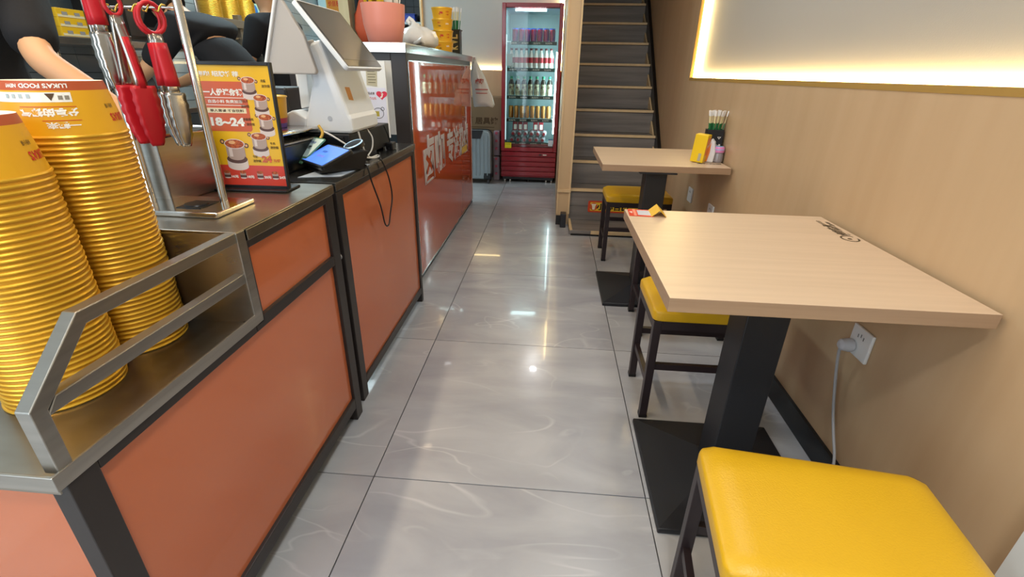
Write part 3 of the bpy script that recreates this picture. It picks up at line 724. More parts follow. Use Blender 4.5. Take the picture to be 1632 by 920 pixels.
# customer display: tilted slab facing +X
bl = Vector((-.64, 1.577, 1.112)); tl = Vector((-.785, 1.577, 1.297)); br = Vector((-.64, 1.90, 1.117))
ud = (tl - bl).normalized(); yd = Vector((0, 1, 0)); nd = yd.cross(ud).normalized()
if nd.x < 0: nd = -nd
MD = Matrix((yd, ud, nd)).transposed().to_4x4(); MD.translation = bl; hh = (tl - bl).length
if MD.determinant() < 0: pass
bm = bmesh.new(); prism_bm(bm, rrect(.325, hh, .012, cx=.1625, cy=hh / 2), -.016, -.001, 'Z', MD); fin('display_case', bm, WG, ti, bev=.002)
bm = bmesh.new(); prism_bm(bm, rrect(.315, hh - .012, .008, cx=.1625, cy=hh / 2), -.001, .0005, 'Z', MD); fin('display_glass', bm, mat('screen_glass', '08090b', .04, coat=1.), ti)
bm = bmesh.new(); prism_bm(bm, rect(.014, .30, .03, hh - .016), .0005, .001, 'Z', MD); fin('display_screen', bm, mat('screen_idle', '3a3c44', .06, coat=1.), ti)
# staff screen behind, its grey back turned to the camera
sb = [Vector((-.80, 1.60, 1.300)), Vector((-.923, 1.60, 1.094))]
su = (sb[0] - sb[1]).normalized()
prism('staff_screen', [(-.938, 1.098), (-.93, 1.090), (-.77, 1.090), (-.765, 1.100), (-.79, 1.2), (-.84, 1.29), (-.855, 1.31)], 1.615, 1.635, WB, ti, 'Y', bev=.004)
bar('staff_screen_edge', (-.937, 1.62, 1.088), (-.848, 1.62, 1.335), .03, .009, WHITEP, ti, up=(1, 0, 0), bev=.003)
bar('hinge_arm', (-.86, 1.66, 1.165), (-.80, 1.70, 1.185), .05, .02, WB, ti, bev=.004)
sti = flat('sticker', [(-.02, -.02), (.016, -.024), (.02, .02), (-.016, .022)], frame_mat((-.7225, 1.74, 1.03), (0, 1, 0), (-.27, 0, .96)), mat('orange_sticker', 'cf8a3a', .5), ti, t=.0015)
sti.location = (.006, 0, 0)
flat('button', ell(.008, .008), frame_mat((-.765, 1.6695, .952), (1, 0, 0), (0, 0, 1)), mat('button_grey', 'b8bcc0', .4), ti, t=.0008)
# black printer / monitor left behind
pr_ = thing('receipt_printer', 'black receipt printer in the shade left of the till', 'printer', (-1.12, 1.98, ZM + .0005), R(0))
prism('body', [(-.1, 0), (.1, 0), (.1, .2), (.04, .24), (-.1, .24)], -.1, .1, BLACKP, pr_, 'X', bev=.01)
box('paper_slot', -.05, .05, -.102, -.1, .15, .156, mat('slot_grey', '50545a', .4), pr_)
mo = thing('black_monitor', 'black screen back standing on the counter beyond the menu stand', 'monitor', (-1.02, 2.28, ZM + .0))
mo.location = (-1.13, 2.25, ZM - .0)
bpy.data.objects.remove(mo)
# payment terminal
pm = thing('payment_terminal', 'black payment terminal with lit blue screen and round reader', 'payment terminal', (-.728, 1.53, ZM + .002), R(-42))
TM = Matrix.Rotation(R(22), 4, 'X')
prism('base', [(-.05, 0), (.10, 0), (.125, .058), (.10, .062), (.04, .05), (-.05, .016)], -.05, .05, BLACKP, pm, 'X', bev=.004)
bm = bmesh.new(); M_ = Matrix.Translation((0, 0, .038)) @ TM; prism_bm(bm, rrect(.175, .118, .012), 0, .014, 'Z', M_); fin('head', bm, BLACKP, pm, bev=.002)
bm = bmesh.new(); prism_bm(bm, rrect(.158, .102, .006), .0142, .015, 'Z', M_); fin('screen', bm, mat('lit_blue_screen', '4f7ad8', .2, emit=.9), pm)
text('卤咖', M_ @ Matrix.Translation((-.025, .012, .0155)), .03, .014, BLUEI, pm, bold=.02); text('欢迎光临', M_ @ Matrix.Translation((-.01, -.012, .0155)), .05, .012, mat('pale_violet', '8a86d8', .4), pm, bold=.02)
M2_ = Matrix.Translation((-.012, .105, .062)) @ TM
lathe('reader', [(0, 0), (.036, 0), (.036, .012), (.030, .015), (0, .012)], BLACKP, pm, 32, M=M2_); lathe('reader_ring', [(.030, .0152), (.034, .0135), (.035, .0145), (.031, .017), (.030, .0152)], mat('ring_blue', 'a8c8e0', .2, emit=.4), pm, 32, M=M2_)
# code card standing behind the terminal
qc = thing('payment_card', 'white and green payment card leaning behind the blue terminal', 'card', (-.838, 1.60, ZM + .055), R(-36))
M_ = Matrix.Rotation(R(35), 4, 'X')
bm = bmesh.new(); prism_bm(bm, rrect(.13, .12, .006), 0, .004, 'Z', M_); fin('card', bm, mat('card_green', '5e8a6a', .3), qc)
bm = bmesh.new(); prism_bm(bm, rect(-.045, .062, -.03, .055), .0041, .0048, 'Z', M_); fin('card_face', bm, mat('card_white', 'd4ecec', .3), qc)
text('推荐使用', M_ @ Matrix.Translation((.01, .035, .005)), .05, .012, BLUEI, qc); text('收款', M_ @ Matrix.Translation((.015, .012, .005)), .04, .018, BLACKI, qc)
bar('card_leg', (0, .03, .02), (0, .06, -.054), .03, .004, BLACKP, qc, up=(0, 1, 0))
# papers, phone
pp = tag(flat('paper_sheet', [(-.06, -.14), (.06, -.10), (.075, .12), (-.03, .11)], Matrix.Translation((-.715, 1.55, ZM + .0005)), mat('glossy_paper', 'c9d6e6', .15), t=.001), 'blue-white paper sheet lying under the payment terminal', 'paper')
ph = tag(flat('card_holder', [(-.02, -.02), (.035, -.025), (.045, .02), (-.01, .025)], Matrix.Translation((-.672, 1.60, ZM + .002)), BLACKP, t=.004), 'small black card on the paper by the counter edge', 'card')
# cables
CB = mat('white_cable', 'd8d4cc', .4); CY = mat('yellow_cable', 'c8a040', .4); CK = mat('black_cable', '121214', .4)
tag(tube('cable', [(-.80, 1.655, .915), (-.755, 1.64, .90), (-.70, 1.655, .86), (-.685, 1.70, .825), (-.668, 1.76, .8075), (-.655, 1.81, .8055), (-.67, 1.83, .8065), (-.682, 1.78, .8075), (-.685, 1.735, .85), (-.69, 1.72, .905)], .0032, CB, n=8, spline=True), 'white cable looping from the till over the cash drawer side', 'cable')
tag(tube('cable', [(-.705, 1.84, .903), (-.688, 1.845, .87), (-.685, 1.82, .83), (-.69, 1.76, .805)], .003, CB, n=8, spline=True), 'short white cable hanging in a bow beside the till foot', 'cable')
tag(tube('cable', [(-.80, 1.65, .93), (-.785, 1.64, .905), (-.80, 1.62, .875), (-.815, 1.60, .845), (-.82, 1.585, .806)], .005, CY, n=8, spline=True), 'yellow cable dropping behind the payment terminal', 'cable')
tag(tube('cable', [(-.692, 1.72, .809), (-.65, 1.63, .806), (-.628, 1.61, .803), (-.618, 1.612, .75), (-.61, 1.65, .66), (-.615, 1.695, .575), (-.61, 1.72, .565), (-.612, 1.755, .60), (-.614, 1.80, .66), (-.618, 1.785, .74), (-.622, 1.745, .80), (-.632, 1.76, .805), (-.685, 1.90, .806)], .0028, CK, n=8, spline=True), 'black cable hanging in a long loop down the orange panel', 'cable')
tag(tube('cable', [(-.692, 2.0, .90), (-.688, 2.03, .86), (-.684, 2.04, .82), (-.68, 2.0, .806)], .003, CK, n=8, spline=True), 'black cable at the far side of the cash drawer', 'cable')
bo = tag(box('plug_block', -.697, -.665, 2.01, 2.06, ZM + .0005, ZM + .03, BLACKP, bev=.004), 'small black plug block beside the cash drawer', 'plug')
# white notice board with stickers in front of the tall counter
nb_ = thing('notice_board', 'white board with promotion stickers leaning between till and tall counter', 'board', (0, 0, 0))
box('board', -.955, -.80, 2.40, 2.408, ZM + .0005, 1.145, WHITEP, nb_, bev=.001)
def BM(x, z): return frame_mat((x, 2.3995, z), (1, 0, 0), (0, 0, 1))
flat('receipt', [(-.03, -.035), (.02, -.04), (.026, .03), (-.028, .038)], BM(-.865, 1.075), mat('receipt_paper', 'bdb59c', .6), nb_)
for k in range(5): flat('receipt_print', rect(-.022, .014 + .004 * (k % 2), .024 - k * .012, .027 - k * .012), Matrix.Translation((0, -.0008, 0)) @ BM(-.865, 1.075), mat('receipt_ink', '6a644e', .6), nb_, t=.0002)
flat('leaflet', rect(-.075, .038, -.155, .045), BM(-.845, .985), mat('leaflet_white', 'dedff0', .3), nb_)
hp = []
for i in range(24):
    t_ = 2 * PI * i / 24; hp.append((.0017 * 16 * math.sin(t_) ** 3, .0014 * (13 * math.cos(t_) - 5 * math.cos(2 * t_) - 2 * math.cos(3 * t_) - math.cos(4 * t_))))
flat('heart', hp, Matrix.Translation((0, -.0008, 0)) @ BM(-.826, .998), mat('heart_red', 'd8304a', .4), nb_, t=.0004)
text('♪', Matrix.Translation((0, -.0015, 0)) @ BM(-.826, .998), .018, .028, WHITEI, nb_, bold=.02)
text('扫码点单', Matrix.Translation((0, -.001, 0)) @ BM(-.883, 1.004), .045, .013, DARKI, nb_, bold=.02)
text('立减12元', Matrix.Translation((0, -.001, 0)) @ BM(-.880, .982), .05, .013, REDI, nb_, bold=.02)
bm = bmesh.new(); tube_bm(bm, [(-.85 + .026 * math.cos(a), 2.3988, .915 + .024 * math.sin(a)) for a in [i * PI / 10 for i in range(21)]], .0012, 5, False); tube_bm(bm, [(-.828 + .008 * math.cos(a), 2.3988, .935 + .008 * math.sin(a)) for a in [i * PI / 6 for i in range(13)]], .0012, 5, False)
fin('drawing', bm, BLACKI, nb_); flat('drawing_square', rect(-.012, .010, -.018, .006), Matrix.Translation((0, -.0008, 0)) @ BM(-.856, .918), mat('olive_square', 'b0a040', .5), nb_, t=.0003)

# ------------------------------------------------------------------ on the tall counter
po = thing('planter_pot', 'pink plastic pot of condiment sachets and chopstick packets', 'pot', (-.835, 2.55, ZF + .0005))
lathe('pot', [(0, .004), (.074, .004), (.076, 0), (.080, .004), (.097, .08), (.103, .162), (.103, .166), (.099, .166), (.094, .08), (.074, .01), (0, .01)], mat('pink_plastic', 'dd8d7c', .4), po, 40)
for k in range(26):
    a = random.uniform(0, 2 * PI); r_ = random.uniform(0, .06); lean = random.uniform(.0, .35)
    m_ = random.choice([mat('sachet_yellow', 'c8a820', .3), mat('sachet_red', 'a82818', .35), mat('sachet_silver', '8a8a86', .2, .6), mat('sachet_yellow', '')])
    M_ = Matrix.Translation((r_ * math.cos(a) - .02, r_ * math.sin(a), .12)) @ Matrix.Rotation(a, 4, 'Z') @ Matrix.Rotation(lean, 4, 'Y')
    bm = bmesh.new(); bx(bm, -.002, .002, -.009, .009, 0, .12 + .03 * random.random(), M_); fin('sachet', bm, m_, po)
for k in range(9):
    a = random.uniform(-.8, .8); M_ = Matrix.Translation((.045 + .02 * math.cos(k * 2.4), .02 * math.sin(k * 2.4), .08)) @ Matrix.Rotation(k * 2.4, 4, 'Z') @ Matrix.Rotation(random.uniform(.05, .25), 4, 'Y')
    bm = bmesh.new(); bx(bm, -.003, .003, -.012, .012, 0, .19, M_); fin('chopstick_packet', bm, mat('white_packet', 'ddd8cc', .5), po, bev=.001)
# knotted carrier bag
kb = thing('carrier_bag', 'knotted white carrier bag with red print beside the pink pot', 'bag', (-.80, 3.0, ZF + .0005))
def blob(name, prof_, m_, parent, n=28, seed=1, amp=.1, sx=1., sy=1., smooth=True, f=7.):
    from mathutils import noise
    bm = bmesh.new(); lathe_bm(bm, prof_, n)
    for v in bm.verts:
        q_ = noise.noise(v.co * f * 6 + Vector((seed * 7.3, 0, 0))); k = 1 + amp * q_
        v.co.x *= k * sx; v.co.y *= k * sy; v.co.z *= 1 + amp * .4 * q_
    return fin(name, bm, m_, parent, smooth=smooth)
BAG = mat('bag_film', 'dedbd6', .3, coat=.3)
pf = [(0, 0), (.09, .0), (.115, .02), (.118, .05), (.1, .085), (.06, .1), (.03, .112), (.022, .125), (0, .125)]
blob('bag_body', pf, BAG, kb, 36, 2, .22, f=5)
for s in (-1, 1): tube('knot_loop', [(0, 0, .115), (s * .02, 0, .14), (s * .035, .01, .15), (s * .045, .0, .135), (s * .03, -.01, .12)], [.01, .012, .013, .012, .009], BAG, kb, 10)
blob('bag_print', [(.0, .0), (.02, .0), (.02, .0015), (0, .0015)], mat('print_orange', 'd87048', .4), kb, 16, 3, .3).location = (.02, -.1, .05)
kb.children[-1].rotation_euler = (R(80), 0, R(10))
# stack of four upright food tubs
tubm = None
for k in range(4):
    nm = ['lowest', 'second from the bottom', 'third from the bottom', 'topmost'][k]
    t = thing('food_tub', 'yellow paper food tub, ' + nm + ' of the four stacked on the tall counter', 'bowl', (-.765, 3.55, ZF + .0005 + k * .0655), .4 * k, 'yellow tubs stacked on the tall counter')
    lathe('tub', [(0, .002), (.056, .002), (.056, 0), (.059, 0), (.068, .056), (.0705, .057), (.0705, .064), (.0, .064)], [BOWLY, BOWLW, GOLD], t, 36, ms=[1, 1, 1, 0, 2, 2, 1])
    a0 = -1.36 - .4 * k
    def wr(s, w, h, da, zc, m_): 
        r = .0595 + zc * .16 + .0006; return wrap(s, w, h, a0 + da, zc, r, m_, t)
    if k % 2: wr('LUKA', .022, .009, .55, .038, REDI); wr('小锅', .02, .009, .55, .022, REDI); wr('♨', .03, .028, -.1, .03, REDI)
    else: wr('米粉', .02, .01, -.35, .04, REDI); wr('小锅', .02, .008, -.35, .022, DARKI); wr('LUKA', .022, .009, .5, .035, WHITEI)
# chopstick holder
ch = thing('chopstick_holder', 'dark metal holder of paper-capped picks at the tall counter edge', 'holder', (-.735, 3.83, ZF + .0005))
bm = bmesh.new()
for a_ in ((-.04, .04, -.04, -.037), (-.04, .04, .037, .04), (-.04, -.037, -.037, .037), (.037, .04, -.037, .037)): bx(bm, *a_, 0, .15)
bx(bm, -.04, .04, -.04, .04, 0, .003); bx(bm, -.046, .046, -.046, .046, .148, .155)
fin('holder', bm, mat('dark_tin', '3c3b34', .3, .5), ch)
for z, s in ((.11, 'L'), (.075, 'V'), (.04, 'K')): text(s, frame_mat((0, -.0405, z), (0, 0, 1), (-1, 0, 0)), .028, .05, mat('gold_lettering', 'd8c078', .3, .6), ch, bold=.04)
def picks(t, n_, z0, hgt, rad, green=True):
    for k in range(n_):
        a = k * 2.4; rr = rad * math.sqrt((k + .5) / n_); le = .14
        x, y = rr * math.cos(a), rr * math.sin(a); d = Vector((x * le / rad, y * le / rad, 1)).normalized()
        b = Vector((x, y, z0)); p = b + d * hgt
        bm = bmesh.new(); rbar(bm, b, p, .006, .003); fin('pick', bm, mat('bamboo_packet', 'dccfa0', .5), t)
        if green: bm = bmesh.new(); rbar(bm, b + d * .0, b + d * hgt * .60, .009, .005); fin('packet_band', bm, mat('green_band', '1c6a3a', .5), t)
        bm = bmesh.new(); rbar(bm, p - d * .022, p + d * .004, .011, .006); fin('packet_tip', bm, mat('clear_wrap', 'e4e2e0', .25), t)
picks(ch, 12, .10, .19, .03)
# hanging carrier bag at the far end
hb = thing('hanging_bag', 'white carrier bag with red print hanging from the tall counter end', 'bag', (-.702, 4.475, 1.205))
from mathutils import noise as NZ
bm = bmesh.new(); rows = []
for i in range(15):
    f = i / 14; z = -.37 * f; hw_ = .010 + .08 * min(1, f * 1.25) ** .8; dp = .01 + .05 * math.sin(min(1, f * 1.1) * PI * .55) * (1 - .55 * max(0, f - .6))
    ring = []
    for k in range(24):
        a = 2 * PI * k / 24; w_ = NZ.noise(Vector((math.cos(a) * 2, f * 3, math.sin(a) * 2))) * .014 * min(1, f * 3)
        ring.append(bm.verts.new((.088 * f + (hw_ + w_) * math.cos(a), (dp + w_) * math.sin(a), z + .012 * math.sin(a * 3) * (f > .9))))
    rows.append(ring)
for i in range(14):
    for k in range(24): bm.faces.new((rows[i][k], rows[i][(k + 1) % 24], rows[i + 1][(k + 1) % 24], rows[i + 1][k]))
bm.faces.new(rows[0]); bm.faces.new(rows[-1][::-1])
fin('bag_body', bm, BAG, hb, smooth=True)
tube('bag_handle', [(-.02, 0, -.02), (-.01, 0, .02), (.012, .0, .02), (.02, 0, -.02)], .006, BAG, hb)
RB = mat('bag_red', 'b04438', .4)
text('卤咖', frame_mat((.058, -.076, -.17), (1, 0, 0), (0, 0, 1)), .07, .045, RB, hb, bold=.04)
flat('bag_stripe', rect(-.05, .06, -.004, .004), frame_mat((.07, -.071, -.235), (1, 0, 0), (0, 0, 1)), RB, hb)
flat('bag_stripe', rect(-.05, .05, -.003, .003), frame_mat((.075, -.069, -.265), (1, 0, 0), (0, 0, 1)), RB, hb)

# ------------------------------------------------------------------ back corner: suitcase, carton, packs
su_ = thing('suitcase', 'silver-grey ribbed hard suitcase standing on its wheels', 'suitcase', (-.86, 5.2, 0))
SG = mat('suitcase_grey', '8b9599', .35, .3)
bm = bmesh.new(); prism_bm(bm, rrect(.42, .50, .06, cx=0, cy=.30), -.1, .1, 'Y'); fin('shell', bm, SG, su_, bev=.012)
bm = bmesh.new()
for k in range(9): bx(bm, -.17 + k * .042, -.158 + k * .042, -.106, -.1, .09, .50)
fin('shell_ribs', bm, SG, su_, bev=.002)
bm = bmesh.new(); prism_bm(bm, rrect(.435, .515, .065, cx=0, cy=.30), .0, .028, 'Y'); fin('zip_band', bm, BLACKP, su_)
prism('handle_panel', [(-.06, .47), (.10, .47), (.13, .555), (-.06, .555)], -.108, -.1, BLACKP, su_, 'Y', bev=.003)
for x in (-.17, .17):
    for y in (-.07, .07):
        box('wheel_housing', x - .04, x + .042, y - .035, y + .035, .05, .115, BLACKP, su_, bev=.008)
        lathe('wheel', [(0, -.012), (.026, -.012), (.028, 0), (.026, .012), (0, .012)], mat('wheel_grey', '3a3a3e', .5), su_, 20, M=Matrix.Translation((x + .01, y, .028)) @ Matrix.Rotation(PI / 2, 4, 'Y'))
su_.location = (-.845, 5.22, 0)
cb_ = thing('cardboard_carton', 'large brown cardboard carton printed with dark characters behind the suitcase', 'box', (-.98, 5.66, .0005))
CARD = mat('cardboard', '80694e', .8)
box('carton', -.42, .42, -.2, .22, 0, .86, CARD, cb_, bev=.004)
text('深推居具馆', frame_mat((.17, -.2008, .62), (1, 0, 0), (0, 0, 1)), .42, .075, DARKI, cb_, bold=.03)
for z in (.55, .52, .49): flat('print_line', rect(-.02, .34, 0, .006), frame_mat((0, -.2004, z), (1, 0, 0), (0, 0, 1)), DARKI, cb_, t=.0004)
wc = thing('bottle_pack', 'shrink-wrapped pack of pink-capped bottles beside the red fridge', 'pack', (-.598, 5.38, 0.0005))
PKF = mat('pack_film', '8f7f88', .15, coat=.5)
for k in range(2):
    o = box('wrap', -.035, .035, -.06, .06, .0 + k * .27, .262 + k * .27, PKF, wc, bev=.015)
for j in range(2):
    for i in range(3): lathe('cap', [(0, 0), (.014, 0), (.014, .018), (0, .018)], mat('pink_cap', 'b04a60', .4), wc, 12, M=Matrix.Translation((0.0, -.06, .08 + i * .08 + j * .27)) @ Matrix.Rotation(PI / 2, 4, 'X'))

# ------------------------------------------------------------------ fridge
fr = thing('drinks_fridge', 'tall red glass-door drinks fridge at the end of the aisle', 'fridge', (-.243, 5.25, 0))
hw = .298
bm = bmesh.new()
bx(bm, -hw, -hw + .03, .04, .6, .38, 1.72); bx(bm, hw - .03, hw, .04, .6, .38, 1.72); bx(bm, -hw + .03, hw - .03, .04, .6, 1.68, 1.72); bx(bm, -hw + .03, hw - .03, .04, .6, .38, .41); bx(bm, -hw + .03, hw - .03, .57, .6, .41, 1.68)
fin('cabinet', bm, REDF, fr, bev=.003)
bm = bmesh.new(); FI = mat('fridge_liner', '9db4b6', .4)
bx(bm, -hw + .031, -hw + .034, .045, .569, .411, 1.679); bx(bm, hw - .034, hw - .031, .045, .569, .411, 1.679); bx(bm, -hw + .034, hw - .034, .566, .569, .411, 1.679); bx(bm, -hw + .034, hw - .034, .045, .566, .411, .414); bx(bm, -hw + .034, hw - .034, .045, .566, 1.676, 1.679)
fin('liner', bm, FI, fr)
bm = bmesh.new(); fwid = .038
bx(bm, -hw, -hw + fwid, 0, .035, .335, 1.72); bx(bm, hw - fwid, hw, 0, .035, .335, 1.72); bx(bm, -hw + fwid, hw - fwid, 0, .035, 1.682, 1.72); bx(bm, -hw + fwid, hw - fwid, 0, .035, .335, .378)
door = fin('door', bm, REDF, fr, bev=.004)
GL = bpy.data.materials.new('fridge_glass'); GL.use_nodes = True; nt = GL.node_tree; nt.nodes.clear()
o_ = nt.nodes.new('ShaderNodeOutputMaterial'); mx = nt.nodes.new('ShaderNodeMixShader'); tb = nt.nodes.new('ShaderNodeBsdfTransparent'); gb = nt.nodes.new('ShaderNodeBsdfGlossy'); fn = nt.nodes.new('ShaderNodeFresnel')
tb.inputs[0].default_value = (.93, .98, .97, 1); gb.inputs['Roughness'].default_value = .01; fn.inputs[0].default_value = 1.38
nt.links.new(fn.outputs[0], mx.inputs[0]); nt.links.new(tb.outputs[0], mx.inputs[1]); nt.links.new(gb.outputs[0], mx.inputs[2]); nt.links.new(mx.outputs[0], o_.inputs[0])
box('door_glass', -hw + fwid, hw - fwid, .012, .018, .378, 1.682, GL, door)
box('base_grille', -hw + .004, hw - .004, .01, .6, .06, .328, mat('fridge_red_base', '8a1220', .3), fr, bev=.003)
for k in range(4): box('grille_slat', -hw + .002, hw - .002, .0, .012, .075 + k * .052, .118 + k * .052, REDF, fr, bev=.006)
box('grille_slat', -hw + .002, hw - .002, .0, .012, .285, .328, REDF, fr, bev=.004)
box('lock', .115, .14, -.004, .001, .298, .312, BLACKP, fr); box('badge', .155, .195, -.002, .001, .3, .309, WHITEI, fr)
for x in (-.26, -.2, .0, .2, .26): lathe('foot', [(0, 0), (.016, 0), (.016, .02), (.008, .025), (.008, .062), (0, .062)], CHROME if abs(x) > .1 else BLACKP, fr, 14, c=(x, .08, 0))
box('underside', -hw + .02, hw - .02, .02, .55, .03, .06, BLACKP, fr)
flat('energy_label', rect(-.024, .024, -.035, .035), frame_mat((hw - fwid - .03, .011, .432), (1, 0, 0), (0, 0, 1)), mat('energy_white', 'dce2ee', .4), door); flat('energy_label_head', rect(-.024, .024, .027, .035), frame_mat((hw - fwid - .03, .010, .432), (1, 0, 0), (0, 0, 1)), BLUEI, door)
yl = flat('price_label', rect(-.035, .035, -.032, .025), frame_mat((-hw + fwid + .038, -.001, .40), (1, 0, 0), (0, 0, 1)), mat('label_yellow', 'dcc818', .4), door)
text('小心轻放', frame_mat((-hw + fwid + .038, -.002, .41), (1, 0, 0), (0, 0, 1)), .05, .01, BLACKI, door)
flat('paper_label', rect(-.03, .03, -.055, .055), frame_mat((-hw + fwid + .04, .011, 1.225), (1, 0, 0), (0, 0, 1)), mat('door_paper', 'a8bcc0', .4), door)
# LED strips inside
box('led_strip', hw - .052, hw - .040, .036, .042, .52, 1.30, LEDC, fr); box('led_strip', -.17, .13, .04, .052, 1.655, 1.668, LEDC, fr)
box('led_strip', -hw + .040, -hw + .048, .036, .042, .45, 1.45, mat('dim_led', (.7, .95, 1.), .5, emit=.9), fr)
area('fridge_lamp', (-.243, 5.34, 1.66), .3, .04, 1.3, (.70, .96, 1.)); area('fridge_side_lamp', (.0, 5.305, .92), .015, .8, 2.4, (.68, .96, 1.), (R(90), 0, R(50)))
GRN = mat('shelf_strip_green', '0e3028', .4)
SH = [1.395, 1.155, .893, .668, .43]
for k, z in enumerate(SH):
    if k < 4:
        bm = bmesh.new(); bx(bm, -hw + .036, hw - .036, .06, .07, z - .008, z - .002); bx(bm, -hw + .036, hw - .036, .5, .51, z - .008, z - .002)
        for i in range(18): bx(bm, -hw + .04 + i * .0302, -hw + .043 + i * .0302, .06, .51, z - .004, z - .001)
        fin('shelf', bm, mat('shelf_wire', 'c0c8c8', .3, .6), fr)
    x0 = -hw + .05 if k else -hw + .09
    st_ = box('shelf_strip', x0, hw - .052 - .01 * (k > 2), .044, .050, z - .034, z - .002, GRN, fr)
    for i in range(4): text('东方树叶', frame_mat((-hw + .11 + i * .118, .0435, z - .018), (1, 0, 0), (0, 0, 1)), .07, .017, WHITEI, fr, bold=.03)
# drinks
def drink(kind):
    if kind == 'bottle':
        t = thing('juice_bottle', 'x', 'bottle'); 
        lathe('bottle', [(0, 0), (.024, 0), (.026, .01), (.026, .10), (.021, .125), (.012, .15), (.012, .165), (0, .165)], mat('milky_bottle', 'e0dad4', .2), t, 18)
        lathe('label', [(.0265, .045), (.0268, .045), (.0268, .095), (.0265, .095)], mat('drink_red_label', 'b82834', .4), t, 18); lathe('cap', [(.013, .16), (.0135, .16), (.0135, .178), (0, .179)], mat('maroon_cap', '702830', .4), t, 14)
    elif kind == 'tea':
        t = thing('tea_bottle', 'x', 'bottle')
        lathe('bottle', [(0, 0), (.028, 0), (.03, .01), (.03, .105), (.022, .135), (.013, .15), (.013, .165), (0, .165)], mat('tea_label', 'd0d4b0', .35, noise=(40, 40, 26, 1., '5a3028', 3)), t, 18)
        lathe('shoulder', [(.0305, .107), (.0225, .136), (.0135, .152), (.0135, .15)], mat('tea_dark', '2c241e', .2), t, 18); lathe('cap', [(.0145, .158), (.015, .158), (.015, .182), (0, .183)], mat('green_cap', '188a64', .35), t, 14)
    elif kind == 'can':
        t = thing('drink_can', 'x', 'can')
        lathe('can', [(0, .002), (.021, .0), (.026, .006), (.026, .115), (.022, .122), (0, .120)], mat('amber_can', 'c08a3c', .25, .5, noise=(30, 30, 8, .8, '7a3a1e', 2)), t, 18); lathe('lid', [(0, .121), (.021, .121), (.0225, .1235), (0, .1225)], SATIN, t, 14)
    elif kind == 'cola':
        t = thing('drink_can', 'x', 'can')
        lathe('can', [(0, .002), (.024, .0), (.03, .006), (.03, .1), (.026, .107), (0, .105)], mat('crimson_can', '98202c', .25, .3, noise=(30, 30, 10, .9, '283a78', 2)), t, 18); lathe('lid', [(0, .106), (.028, .106), (.028, .116), (0, .117)], mat('blue_lid', '2a5ad0', .3), t, 14)
    elif kind == 'lying':
        t = thing('drink_bottle', 'x', 'bottle')
        M_ = Matrix.Rotation(PI / 2, 4, 'X')
        lathe('bottle', [(0, -.16), (.031, -.155), (.031, -.02), (.024, .0), (.014, .01), (0, .01)], mat('frosted_bottle', 'a9a3a8', .2), t, 18, M=M_); lathe('cap', [(.015, .008), (.0155, .008), (.0155, .022), (0, .023)], mat('crimson_cap', 'a01828', .4), t, 14, M=M_)
    else:
        t = thing('drink_carton', 'x', 'carton')
        box('carton', -.024, .024, -.02, .02, 0, .09, mat('carton_red', 'a02430', .35), t, bev=.002); box('print', -.012, .018, -.0206, -.02, .01, .06, WHITEI, t)
    return t
rows_ = [('cola', 7, -.175, .062, SH[0], 'blue-topped crimson cans in a row on the top fridge shelf'), ('bottle', 9, -.21, .0505, SH[1], 'white bottles with red labels on the second fridge shelf'),
         ('tea', 7, -.205, .066, SH[2], 'green-capped tea bottles on the middle fridge shelf'), ('can', 8, -.205, .0565, SH[3], 'amber drink cans on the fourth fridge shelf')]
ordn = ['leftmost', 'second from the left', 'third from the left', 'fourth from the left', 'fifth from the left', 'sixth from the left', 'seventh from the left', 'eighth from the left', 'rightmost']
lbl = {'cola': 'crimson can with blue top, %s on the top fridge shelf', 'bottle': 'white bottle with red label, %s on the second fridge shelf', 'tea': 'green-capped tea bottle, %s on the middle fridge shelf', 'can': 'amber drink can, %s on the fourth fridge shelf'}
for kind, n_, x0, dx, z, grp in rows_:
    p0 = drink(kind)
    for i in range(n_):
        t = p0 if i == 0 else dup(p0)
        t.location = (-.243 + x0 + dx * i, 5.25 + .115 + random.uniform(-.003, .003), z + .0005); t.rotation_euler = (0, 0, random.uniform(-.4, .4))
        t['label'] = lbl[kind] % (ordn[i] if i < n_ - 1 else 'rightmost'); t['group'] = grp
p0 = drink('lying')
for j in range(2):
    for i in range(6):
        t = p0 if i == j == 0 else dup(p0)
        t.location = (-.243 - .19 + .0665 * i + .012 * j, 5.25 + .095, .447 + .063 * j); t['label'] = 'lying crimson-capped bottle, %s in the %s layer at the fridge bottom' % (ordn[i] if i < 5 else 'rightmost', 'lower' if j == 0 else 'upper'); t['group'] = 'bottles lying in the fridge bottom'
p0 = drink('carton')
for i, (dx_, dz_) in enumerate(((-.16, 0), (-.105, 0), (-.05, 0), (.06, 0), (.12, 0))):
    t = p0 if i == 0 else dup(p0)
    t.location = (-.243 + dx_, 5.25 + .13, .447 + .063 + .0325); t['label'] = 'small red-white carton, %s on the lying fridge bottles' % (ordn[i] if i < 4 else 'rightmost'); t['group'] = 'cartons on the lying bottles'

